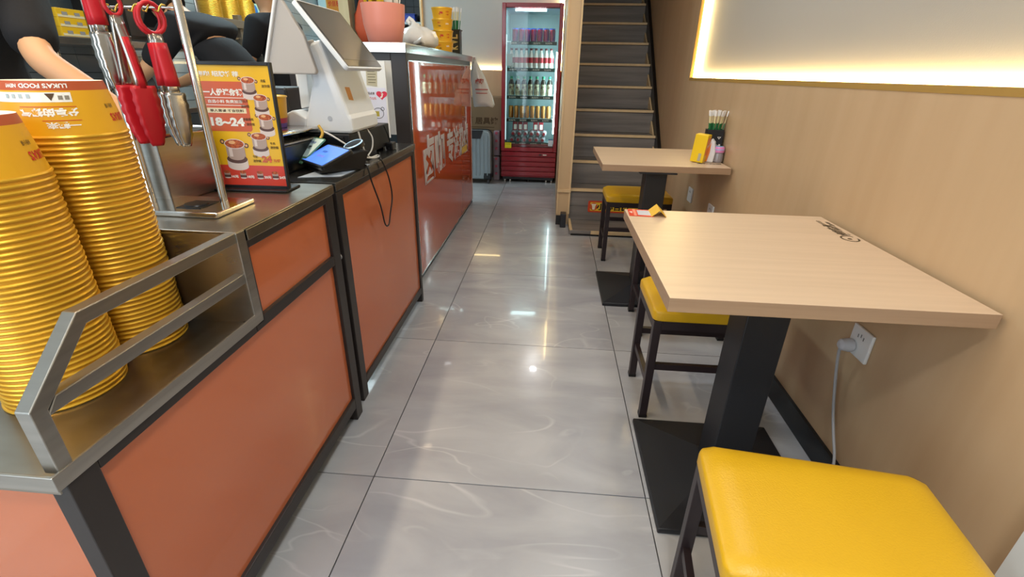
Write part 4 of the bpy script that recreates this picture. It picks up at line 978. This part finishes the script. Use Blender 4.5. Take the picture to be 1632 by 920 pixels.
# ------------------------------------------------------------------ tables
def table(label, x0, x1, y0, y1, px, py, ztop=.705):
    t = thing('dining_table', label, 'table', ((x0 + x1) / 2, (y0 + y1) / 2, 0))
    cx, cy = (x0 + x1) / 2, (y0 + y1) / 2
    box('tabletop', x0 - cx, x1 - cx, y0 - cy, y1 - cy, ztop - .031, ztop, [WOODT], t, bev=.0008)
    tt = t.children[0]; tt.data.materials.append(WOODE)
    for f in tt.data.polygons:
        if abs(f.normal.z) < .5: f.material_index = 1
    px -= cx; py -= cy
    box('column', px - .052, px + .052, py - .052, py + .052, .05, ztop - .038, BLACKM, t, bev=.003)
    box('top_plate', px - .09, px + .09, py - .09, py + .09, ztop - .038, ztop - .0315, BLACKM, t)
    bm = bmesh.new(); a = .222; vs = []
    for z, s in ((.001, a), (.018, a), (.062, .058)): vs.append([bm.verts.new((px + sx * s, py + sy * s, z)) for sx, sy in ((-1, -1), (1, -1), (1, 1), (-1, 1))])
    for k in range(2):
        for i in range(4): bm.faces.new((vs[k][i], vs[k][(i + 1) % 4], vs[k + 1][(i + 1) % 4], vs[k + 1][i]))
    bm.faces.new(vs[0][::-1]); bm.faces.new(vs[2]); fin('base', bm, BLACKM, t, bev=.004)
    return t
t1 = table('nearer pale wood table against the wall, with red folded card', .25, .872, .872, 1.552, .553, 1.125)
t2 = table('farther pale wood table against the wall, with tissues and holder', .256, .873, 2.40, 3.025, .53, 2.48)
for f_ in (t1,):
    pass
INK = mat('table_print', '4a3c28', .5)
c1 = t1.location
def TT(x, y, ang): return Matrix.Translation((x - c1.x, y - c1.y, .7056)) @ Matrix.Rotation(ang, 4, 'Z')
bm = bmesh.new(); tube_bm(bm, [TT(.838, 1.325, 0) @ Vector((.021 * math.cos(a), .024 * math.sin(a), 0)) for a in [R(40) + i * R(17) for i in range(20)]], .0028, 5); 
for v in bm.verts: v.co.z = .7053 + (v.co.z - .7056) * .1
fin('logo_ring', bm, INK, t1); text('•', TT(.836, 1.322, 0), .012, .012, INK, t1, bold=.0)
text('卤咖热卤', TT(.841, 1.405, R(90)), .10, .034, INK, t1, bold=.03); text('LUKA FOOD', TT(.835, 1.475, R(90)), .05, .012, INK, t1, bold=.02); text('卤咖', TT(.857, 1.47, R(90)), .04, .012, INK, t1, bold=.02)
c2 = t2.location
text('卤咖热卤', Matrix.Translation((.80 - c2.x, 2.515 - c2.y, .7054)), .12, .03, INK, t2, bold=.03)
# red folded card
cdv = thing('table_card', 'red and yellow folded table card on the nearer table corner', 'card', (.302, 1.508, .7055), R(-3))
RC = mat('card_red', 'd03c24', .4); YC = mat('card_yellow', 'dfae2c', .4)
flat('card_base', rect(-.045, .03, -.04, .04), Matrix.Identity(4), RC, cdv, t=.0012)
flat('card_stripe', rect(-.03, -.022, -.04, .04), Matrix.Translation((0, 0, .0013)), mat('card_pink', 'e88a70', .4), cdv, t=.0003)
flat('card_window', rect(-.017, .022, -.028, .028), Matrix.Translation((0, 0, .0013)), mat('card_grey', 'b8bcc8', .4), cdv, t=.0003)
text('点餐', Matrix.Translation((-.037, .0, .0015)) @ Matrix.Rotation(R(90), 4, 'Z'), .022, .009, WHITEI, cdv)
prism('card_fold', [(.022, .0012), (.045, .022), (.046, .022), (.068, .0012), (.066, .0012), (.0455, .0205), (.024, .0012)], -.04, .04, YC, cdv, 'Y')
# tissue box, holder, small jar on the farther table
tb_ = thing('tissue_box', 'yellow tissue box standing upright on the farther table', 'box', (.755, 2.565, .7055), R(-32))
box('carton', -.032, .032, -.03, .03, 0, .135, [mat('tissue_yellow', 'ecc414', .4)], tb_, bev=.002, M=Matrix.Rotation(R(4), 4, 'Y') @ Matrix.Translation((0, 0, .0025)))
MY = Matrix.Rotation(R(4), 4, 'Y') @ Matrix.Translation((0, 0, .0025))
flat('panel_print', rect(-.02, .022, .035, .12), MY @ Matrix.Translation((.0322, 0, 0)) @ frame_mat((0, 0, 0), (0, 1, 0), (0, 0, 1)), mat('tissue_orange', 'e88020', .4), tb_)
text('抽纸', MY @ Matrix.Translation((.0333, .0, .08)) @ frame_mat((0, 0, .0), (0, 1, 0), (0, 0, 1)), .024, .016, WHITEI, tb_)
flat('code_label', rect(.004, .018, .008, .045), MY @ Matrix.Translation((0, -.0305, 0)) @ frame_mat((0, 0, 0), (1, 0, 0), (0, 0, 1)), mat('label_grey', 'b0a890', .5), tb_)
nk = thing('napkin_pack', 'white and orange napkin packet leaning beside the yellow tissue box', 'napkins', (.818, 2.575, .7055), R(-25))
prism('packet', [(-.03, 0), (.018, 0), (.022, .05), (.012, .10), (-.006, .118), (-.022, .06)], -.02, .02, mat('napkin_white', 'dfe0e2', .45), nk, 'Y', bev=.006)
prism('packet_print', [(-.028, .004), (-.012, .004), (-.004, .05), (-.004, .10), (-.018, .06)], -.0208, -.0196, mat('tissue_orange', ''), nk, 'Y')
hd = thing('chopstick_holder', 'black lettered holder full of wrapped toothpicks on the farther table', 'holder', (.838, 2.645, .7055), R(-6))
bm = bmesh.new()
for a_ in ((-.04, .04, -.035, -.032), (-.04, .04, .032, .035), (-.04, -.037, -.032, .032), (.037, .04, -.032, .032)): bx(bm, *a_, 0, .155)
bx(bm, -.04, .04, -.035, .035, 0, .003); fin('holder', bm, mat('holder_black', '16161a', .45), hd, bev=.001)
text('卤咖热卤', frame_mat((.004, -.0358, .075), (1, .0, .12), (0, 0, 1)), .056, .018, WHITEI, hd, bold=.03); text('▽', frame_mat((.02, -.0358, .115), (1, 0, 0), (0, 0, 1)), .018, .012, WHITEI, hd)
picks(hd, 14, .10, .142, .029)
jj = thing('toothpick_jar', 'small clear jar with pink and blue lid beside the black holder', 'jar', (.855, 2.575, .7055))
lathe('jar', [(0, 0), (.022, 0), (.026, .006), (.025, .04), (.022, .05), (0, .05)], mat('clear_jar', 'd8d0d4', .08, trans=.6), jj, 24)
lathe('lid', [(.0, .05), (.026, .05), (.027, .054), (.027, .07), (.022, .078), (0, .08)], mat('pink_lid', 'd88ac0', .3), jj, 24)
lathe('lid_window', [(0, .0802), (.019, .0792), (.0265, .0702), (.0275, .063), (.0272, .063)], mat('blue_window', '88b8e0', .25), jj, 24)
lathe('picks', [(0, .003), (.012, .003), (.006, .045), (0, .046)], WHITEI, jj, 12)

# ------------------------------------------------------------------ stools
def stool(label):
    t = thing('stool', label, 'stool', group='yellow stools at the wall tables')
    LG = mat('dark_tube_leg', '2a2022', .4); w, d, zt = .405, .285, .44
    # cushion: rounded, slightly domed
    bm = bmesh.new(); N = 14
    grid = []
    for i in range(N + 1):
        row = []
        for j in range(N + 1):
            u, v = i / N * 2 - 1, j / N * 2 - 1
            x, y = u * w / 2, v * d / 2; rc = .022
            ex, ey = max(0, abs(x) - (w / 2 - rc)), max(0, abs(y) - (d / 2 - rc))
            q_ = math.hypot(ex, ey)
            if q_ > rc: x = math.copysign(w / 2 - rc + ex / q_ * rc, x); y = math.copysign(d / 2 - rc + ey / q_ * rc, y)
            row.append(bm.verts.new((x, y, zt - .004 - .012 * (abs(u) ** 8 + abs(v) ** 8 > .999) + .006 * (1 - u * u) * (1 - v * v))))
        grid.append(row)
    for i in range(N):
        for j in range(N): bm.faces.new((grid[i][j], grid[i + 1][j], grid[i + 1][j + 1], grid[i][j + 1]))
    r_ = bmesh.ops.extrude_face_region(bm, geom=bm.faces[:]); vs = [g for g in r_['geom'] if isinstance(g, bmesh.types.BMVert)]
    for v in vs: v.co.z = zt - .052
    o = fin('cushion', bm, PVC, t, smooth=True, bev=.007, seg=3); o.data.shade_smooth()
    zs = zt - .052; q = .013; lx, ly = w / 2 - .018, d / 2 - .018
    bm = bmesh.new()
    for s in (-1, 1): bx(bm, -lx + q, lx - q, s * ly - q, s * ly + q, zs - .03, zs); bx(bm, s * lx - q, s * lx + q, -ly + q, ly - q, zs - .03, zs)
    fin('seat_frame', bm, LG, t)
    for sx in (-1, 1):
        for sy in (-1, 1):
            l = box('leg', sx * lx - q, sx * lx + q, sy * ly - q, sy * ly + q, .006, zs, LG, t, bev=.0015)
            box('foot_cap', sx * lx - q - .001, sx * lx + q + .001, sy * ly - q - .001, sy * ly + q + .001, .0005, .012, BLACKP, l)
    for sx in (-1, 1): box('side_stretcher', sx * lx - .008, sx * lx + .008, -ly + q, ly - q, .135, .158, LG, t)
    for sy in (-1, 1): box('cross_stretcher', -lx + q, lx - q, sy * ly - .008, sy * ly + .008, .20, .223, LG, t)
    return t
s0 = stool('nearest yellow stool, in the front right foreground'); s0.location = (.513, .612, 0); s0.rotation_euler = (0, 0, R(-6.9))
dup(s0, (.556, 1.513, 0), 0, 'yellow stool tucked under the far side of the nearer table')
dup(s0, (.635, 2.095, 0), 0, 'yellow stool mostly hidden between the two tables')
dup(s0, (.558, 3.06, 0), 0, 'farthest yellow stool, behind the farther table by the stairs')

# ------------------------------------------------------------------ sockets on the right wall
WS = mat('socket_white', 'e0dfdc', .35)
def socket(label, y, z):
    t = thing('wall_socket', label, 'socket', (RX - .0005, y, z)); box('plate', -.009, 0, -.043, .043, -.043, .043, WS, t, bev=.003)
    bm = bmesh.new()
    for (a, b) in ((-.012, .018), (.0, .022), (.012, .018)): bx(bm, -.0096, -.009, a - .0015, a + .0015, b - .005, b + .005)
    fin('slots', bm, mat('slot_dark', '6a6a68', .5), t); return t
socket('white wall socket with a grey plug under the nearer table', 1.205, .443)
socket('white wall socket low on the wall below the farther table', 3.02, .432)
socket('white wall socket half hidden behind the nearer table edge', 2.60, .432)
pl = thing('charger_plug', 'grey-white plug and cable hanging from the socket under the table', 'plug', (RX - .012, 1.225, .425))
lathe('plug_body', [(0, 0), (.018, 0), (.020, .01), (.016, .03), (.008, .036), (0, .036)], mat('plug_grey', 'bcbcc0', .4), pl, 20, M=Matrix.Rotation(-PI / 2, 4, 'Y'))
tube('plug_cord', smooth_path([(-.026, .0, -.005), (-.024, .005, -.03), (-.014, .0, -.1), (-.008, -.03, -.2), (-.006, -.06, -.26), (-.010, -.11, -.33), (-.018, -.12, -.40), (-.022, -.15, -.418)]), .0042, mat('cord_grey', 'a4a4a6', .45), pl, 8)

# ------------------------------------------------------------------ kitchen side
wk = thing('kitchen_worktop', 'steel kitchen worktop along the tiled wall', 'worktop', (0, 0, 0))
box('top', LX + .012, -2.35, 1.2, 6.1, .83, .86, STEEL, wk, bev=.002)
for y in (1.25, 2.8, 4.4, 6.0): box('leg', -2.42, -2.38, y, y + .04, .001, .83, STEEL, wk)
box('lower_shelf', LX + .02, -2.38, 1.22, 6.08, .25, .27, STEEL, wk)
# shelf rack near the tiles
sr = thing('shelf_rack', 'steel shelf rack on the kitchen worktop holding yellow boxes', 'shelf', (0, 0, 0))
for (x, y) in ((-2.5, 2.46), (-2.5, 2.70), (-2.5, 3.6), (-2.86, 2.46), (-2.86, 3.6)): tube('upright', [(x, y, .8605), (x, y, 2.1)], .011, CHROME, sr, 12)
for z in (1.235, 1.6): box('shelf', -2.87, -2.49, 2.44, 3.62, z - .035, z, STEEL, sr, bev=.002)
BX = mat('carton_yellow', 'e8bc1c', .45)
bpx = None
for k in range(3):
    t = thing('yellow_carton', 'flat yellow printed carton, %s of three on the steel rack' % ['lowest', 'middle', 'topmost'][k], 'box', (-2.605, 2.60, 1.2355 + k * .0425), group='yellow cartons on the steel rack')
    box('carton', -.11, .11, -.078, .078, 0, .042, BX, t, bev=.001)
    box('print', .1101, .1106, -.075, .075, .003, .014, mat('carton_cream', 'e8e0b8', .5), t)
    for y in (-.05, .02): box('print', .1106, .111, y, y + .03, .012, .027, mat('carton_grey', '9a9a9a', .5), t)
t = thing('green_tray', 'bright green tray on the steel rack behind the tongs', 'tray', (-2.66, 2.86, 1.2355)); box('tray', -.12, .12, -.06, .06, 0, .03, mat('bright_green', '4ca838', .45), t, bev=.004); box('tray_rim', -.125, .125, -.065, .065, .03, .036, mat('bright_green', ''), t)
t = thing('dark_appliance', 'dark kitchen appliance on the steel rack behind the tongs', 'appliance', (-2.66, 3.12, 1.2355)); box('case', -.15, .15, -.17, .2, 0, .25, mat('appliance_dark', '2a2624', .4), t, bev=.01); box('front_panel', .1505, .155, -.15, .18, .03, .22, mat('appliance_panel', '3c3834', .2), t)
lathe('knob', [(0, 0), (.02, 0), (.018, .015), (0, .016)], CHROME, t, 16, M=Matrix.Translation((.155, .1, .08)) @ Matrix.Rotation(PI / 2, 4, 'Y'))
# frying pan hanging low on the wall
fp = thing('frying_pan', 'dark frying pan leaning on the kitchen worktop', 'pan', (-2.60, 2.98, .8605))
lathe('pan', [(0, 0), (.11, 0), (.135, .045), (.13, .045), (.107, .005), (0, .005)], BLACKP, fp, 32, M=Matrix.Translation((0, 0, .135)) @ Matrix.Rotation(R(75), 4, 'Y'))
bar('handle', (.02, 0, .26), (.10, -.04, .4), .025, .012, mat('pan_handle', '6a5040', .4), fp, bev=.003)
# second shelf with gold bowl stacks
s2 = thing('wall_shelf', 'steel shelf above the cooks carrying gold bowl stacks', 'shelf', (0, 0, 0))
box('shelf_board', LX + .001, -2.62, 3.95, 5.15, 1.40, 1.46, mat('shelf_brown_steel', '8a7f70', .4, .6), s2, bev=.003)
tube('rail', [(-2.66, 3.9, 1.325), (-2.66, 5.2, 1.325)], .012, CHROME, s2, 10)
for y in (4.28, 5.05): box('bracket', -2.68, -2.63, y, y + .05, 1.05, 1.50, mat('shelf_brown_steel', ''), s2, bev=.002)
box('blue_strip', -2.70, -2.69, 4.5, 5.1, 1.34, 1.40, mat('blue_strip', '2858b0', .4), s2)
for c_, (yy, nn) in enumerate(((4.12, 22), (4.36, 22), (4.60, 20))):
    for k in range(nn):
        o = link('gold_bowl', bn); o.location = (-2.75, yy, 1.4605 + k * PITCH * 1.15); tag(o, 'gold-rimmed bowl nested in the %s stack on the shelf above the cooks' % ['left', 'middle', 'right'][c_], 'bowl', 'gold bowls of the %s stack on the wall shelf' % ['left', 'middle', 'right'][c_])
pp2 = thing('wall_poster', 'pale blue-green poster on the tiled kitchen wall', 'poster', (LX + .001, 5.02, 1.60)); MW = frame_mat((0, 0, 0), (0, 1, 0), (0, 0, 1))
flat('sheet', rect(-.09, .09, -.11, .11), MW, mat('poster_mint', 'b8dcc0', .5), pp2, t=.002); flat('print', ell(.04, .05, 0, 0), Matrix.Translation((.0021, 0, 0)) @ MW, mat('poster_blue', '3a7ac0', .5), pp2); flat('print', rect(-.05, .06, -.1, -.07), Matrix.Translation((.0021, 0, 0)) @ MW, mat('poster_teal', '5aa8a0', .5), pp2)
pp3 = thing('notice_poster', 'yellow notice with red and white blocks on the kitchen end wall', 'poster', (-2.68, 6.37, 1.72)); M_ = frame_mat((0, 0, 0), (1, 0, 0), (0, 0, 1))
flat('sheet', rect(-.1, .1, -.2, .25), M_, mat('notice_cream', 'e8c884', .5), pp3, t=.002); flat('print', rect(-.02, .09, -.18, -.04), Matrix.Translation((0, -.003, 0)) @ M_, mat('notice_yellow', 'e8a81c', .5), pp3); flat('print', rect(-.09, .09, .0, .2), Matrix.Translation((0, -.003, 0)) @ M_, mat('notice_orange', 'd88a30', .5), pp3)
text('价目表', Matrix.Translation((0, -.0045, .1)) @ M_, .14, .06, REDI, pp3)
# food tubs and packets at the kitchen worktop
for i, (x, y, c, lb) in enumerate(((-2.6, 4.35, 'd8b020', 'yellow food packet on the kitchen worktop between the cooks'), (-2.52, 4.55, 'c08030', 'amber food tub on the kitchen worktop between the cooks'), (-2.66, 4.62, '3a3834', 'dark container on the kitchen worktop between the cooks'))):
    t = thing('food_container', lb, 'container', (x, y, .8605)); m_ = mat('food_%d' % i, c, .4)
    lathe('body', [(0, 0), (.06, 0), (.075, .26 + .05 * i), (0, .26 + .05 * i)], m_, t, 16); lathe('rim', [(.074, .25 + .05 * i), (.08, .25 + .05 * i), (.08, .265 + .05 * i), (.074, .265 + .05 * i)], mat('rim_pale', 'd8c8b8', .4), t, 16)
# orange hanging bag and end shelf
hg = thing('orange_bag', 'orange cloth bag hanging behind the pink pot', 'bag', (-2.30, 6.25, 1.40))
blob('bag_body', [(0, 0), (.05, .01), (.10, .14), (.09, .28), (.04, .42), (.015, .5), (0, .5)], mat('orange_cloth', 'c8502c', .6), hg, 24, 5, .3, sy=.5, f=3); tube('strap', [(-.01, 0, .48), (-.02, .05, .7), (-.01, .16, .85)], .008, mat('orange_cloth', ''), hg)
es = thing('end_shelf', 'pale shelf on the dark tiled kitchen end wall', 'shelf', (0, 0, 0))
box('board', -2.02, -1.56, 6.2, 6.41, 1.60, 1.625, mat('pale_shelf', 'a8bcc4', .4), es, bev=.002)
box('bracket', -1.95, -1.93, 6.22, 6.41, 1.52, 1.60, CHROME, es); box('bracket', -1.66, -1.64, 6.22, 6.41, 1.52, 1.60, CHROME, es)
t = thing('blue_tub', 'dark blue tub on the pale end shelf', 'tub', (-1.74, 6.3, 1.6255)); box('tub', -.09, .07, -.05, .05, 0, .08, mat('deep_blue', '1c3c98', .35), t, bev=.008); box('tub_rim', -.095, .075, -.055, .055, .08, .088, mat('deep_blue', ''), t)

# ------------------------------------------------------------------ people
def person(label, loc, rz, lean, arms, head_tilt=0., cap=True, face_pitch=0.):
    """standing figure facing local +Y. arms: {side: (elbow, wrist)} in local coordinates"""
    t = thing('person', label, 'person', loc, rz)
    V = []; E_ = []; Rr = []
    def v(p, r, par=None):
        V.append(Vector(p)); Rr.append(r if isinstance(r, tuple) else (r, r)); i = len(V) - 1
        if par is not None: E_.append((par, i))
        return i
    L = lean; z0 = Vector((0, 0, .95))
    inv = (Matrix.Translation(loc) @ Matrix.Rotation(rz, 4, 'Z')).inverted()
    arms = {k: (inv @ Vector(a), inv @ Vector(b)) for k, (a, b) in arms.items()}
    def up(d, base, ang): return base + Vector((0, math.sin(ang), math.cos(ang))) * d
    def rad(p, r, par): return v(p, r, par)
    pw = up(.15, z0, L * .5); pc = up(.18, pw, L); pn = up(.15, pc, L * 1.1); pk = up(.075, pn, L * 1.5); ph1 = up(.07, pk, L * 1.3); ph2 = up(.07, ph1, L * 1.2); ph3 = up(.06, ph2, L * 1.2)
    fwd = Vector((0, math.cos(L * 1.2), -math.sin(L * 1.2)))
    pel = v((0, 0, .95), (.15, .11)); wa = v(pw, (.135, .10), pel); che = v(pc, (.155, .115), wa); nb_2 = v(pn, (.10, .08), che)
    ne = v(pk, .052, nb_2); hd_ = v(ph1, (.068, .078), ne); h2 = v(ph2, (.076, .092), hd_); h3 = v(ph3, (.062, .078), h2)
    ns = v(ph1 + fwd * .095, .011, hd_)
    shc = up(.11, pc, L)
    for s in (-1, 1):
        hip = v((s * .09, 0, .88), .072, pel); kn = v((s * .10, .02, .50), .062, hip); an = v((s * .10, -.01, .10), .042, kn); to = v((s * .11, .15, .04), .035, an)
        sh = v(shc + Vector((s * .17, 0, 0)), .046, nb_2); el = arms[s][0]; wr_ = arms[s][1]
        e = v(el, .043, sh); mid = v(Vector(el).lerp(Vector(wr_), .45), .040, e); w = v(wr_, .028, mid)
        d = (Vector(wr_) - Vector(el)).normalized(); side = d.cross(Vector((0, 0, 1))).normalized(); pa = v(Vector(wr_) + d * .055, (.036, .016), w)
        for k in range(4):
            off = side * ((k - 1.5) * .019); a = Vector(wr_) + d * .09 + off; f1 = v(a, .0088, pa); ln = (.032, .038, .035, .026)[k]
            f2 = v(a + d * ln + Vector((0, 0, -.006)), .008, f1); v(a + d * ln * 1.6 + Vector((0, 0, -.022)), .007, f2)
        th = v(Vector(wr_) + d * .035 - side * s * .035, .010, w); v(Vector(wr_) + d * .07 - side * s * .05 + Vector((0, 0, -.012)), .0085, th)
    def skin(name, idx, mat_, grow, sub=2, par=None):
        mp = {a: i for i, a in enumerate(idx)}; me = bpy.data.meshes.new(name)
        me.from_pydata([V[i] for i in idx], [(mp[a], mp[b]) for a, b in E_ if a in mp and b in mp], [])
        o = link(name, me, t, mat_); md = o.modifiers.new('skin', 'SKIN'); md.use_smooth_shade = True
        for k, i in enumerate(idx):
            sv = me.skin_vertices[0].data[k]; sv.radius = (Rr[i][0] + grow, Rr[i][1] + grow); sv.use_root = (k == 0)
        sb_ = o.modifiers.new('sub', 'SUBSURF'); sb_.levels = sub; sb_.render_levels = sub; return o
    keep = list(Rr)
    for i in (pel, wa, che, nb_2): Rr[i] = (Rr[i][0] * .68, Rr[i][1] * .68)
    skin('body', list(range(len(V))), SKIN, 0)
    Rr[:] = keep
    tor = [pel, wa, che, nb_2]; arm_i = [i for i, p in enumerate(V)]
    # shirt: torso plus short sleeves
    col = v(pn.lerp(pk, .55), .058, nb_2); hem = v((0, 0, .80), (.165, .125), pel); sl = list(tor) + [hem, col]
    for s in (-1, 1):
        el = Vector(arms[s][0]); shp = shc + Vector((s * .17, 0, 0)); a = v(shp, .070, nb_2); b = v(shp.lerp(el, .5), .058, a); c = v(shp.lerp(el, .93), .052, b); sl += [a, b, c]
    skin('shirt', sl, SHIRT, .014)
    wt = v((0, .01, 1.03), (.135, .10), pel); tr_ = [pel, wt]
    for s in (-1, 1):
        a = v((s * .09, 0, .84), .098, pel); b = v((s * .10, .02, .50), .072, a); c = v((s * .10, 0, .12), .065, b); tr_ += [a, b, c]
    skin('trousers', tr_, PANTS, .012)
    for s in (-1, 1):
        bm = bmesh.new(); bx(bm, s * .105 - .045, s * .105 + .045, -.08, .19, .0, .085); fin('shoe', bm, BLACKP, t, bev=.03, seg=3)
    HM = Matrix.Translation(V[h2]) @ Matrix.Rotation(-L * 1.2, 4, 'X')
    T_ = Matrix.Translation
    lathe('hair', [(0, .108), (.05, .1), (.085, .06), (.096, .0), (.092, -.06), (.08, -.085), (.0, -.09)], mat('black_hair', '0e0c0c', .6), t, 24, M=HM @ T_((0, -.018, .012)) @ Matrix.Diagonal((.88, 1.05, 1, 1)))
    for s in (-1, 1):
        lathe('ear', [(0, -.006), (.018, -.004), (.02, .002), (0, .004)], SKIN, t, 12, M=HM @ T_((s * .084, .012, -.03)) @ Matrix.Rotation(PI / 2, 4, 'Y') @ Matrix.Diagonal((1.5, 1, 1, 1)))
        lathe('eye', [(0, .012), (.010, .006), (.012, 0), (0, -.004)], BLACKP, t, 10, M=HM @ T_((s * .032, .084, -.022)) @ Matrix.Rotation(-PI / 2, 4, 'X'))
    if cap:
        lathe('cap', [(.098, .0), (.103, .004), (.098, .06), (.07, .105), (0, .118)], mat('black_cap_cloth', '121216', .8), t, 24, M=HM @ T_((0, .0, .018)) @ Matrix.Diagonal((.9, 1.05, 1, 1)))
        prism('cap_brim', [(-.07, .07), (.07, .07), (.06, .15), (.03, .175), (-.03, .175), (-.06, .15)], .02, .028, mat('black_cap_cloth', ''), t, 'Z', M=HM, bev=.003)
    bm = bmesh.new(); prism_bm(bm, rrect(.09, .07, .02, cx=0, cy=-.055), .062, .098, 'Y', HM); fin('face_mask', bm, mat('black_mask', '15151a', .8), t, bev=.012)
    return t
person('person in black shirt, bare forearm reaching down behind the bowl stacks', (-1.86, 1.50, 0), R(-100), .25, {-1: ((-1.53, 1.44, 1.12), (-1.33, 1.52, .93)), 1: ((-1.70, 1.13, 1.06), (-1.52, 1.22, .92))})
person('person in black shirt and cap bending over the kitchen worktop', (-1.83, 2.95, 0), R(82), .75, {1: ((-2.28, 3.28, 1.08), (-2.54, 3.26, .99)), -1: ((-2.30, 2.76, 1.08), (-2.55, 2.90, .99))})
person('person in black shirt standing right of the bending cook', (-2.06, 3.86, 0), R(75), .14, {1: ((-2.22, 4.14, 1.14), (-2.48, 4.07, 1.06)), -1: ((-2.20, 3.62, 1.14), (-2.48, 3.74, 1.06))})
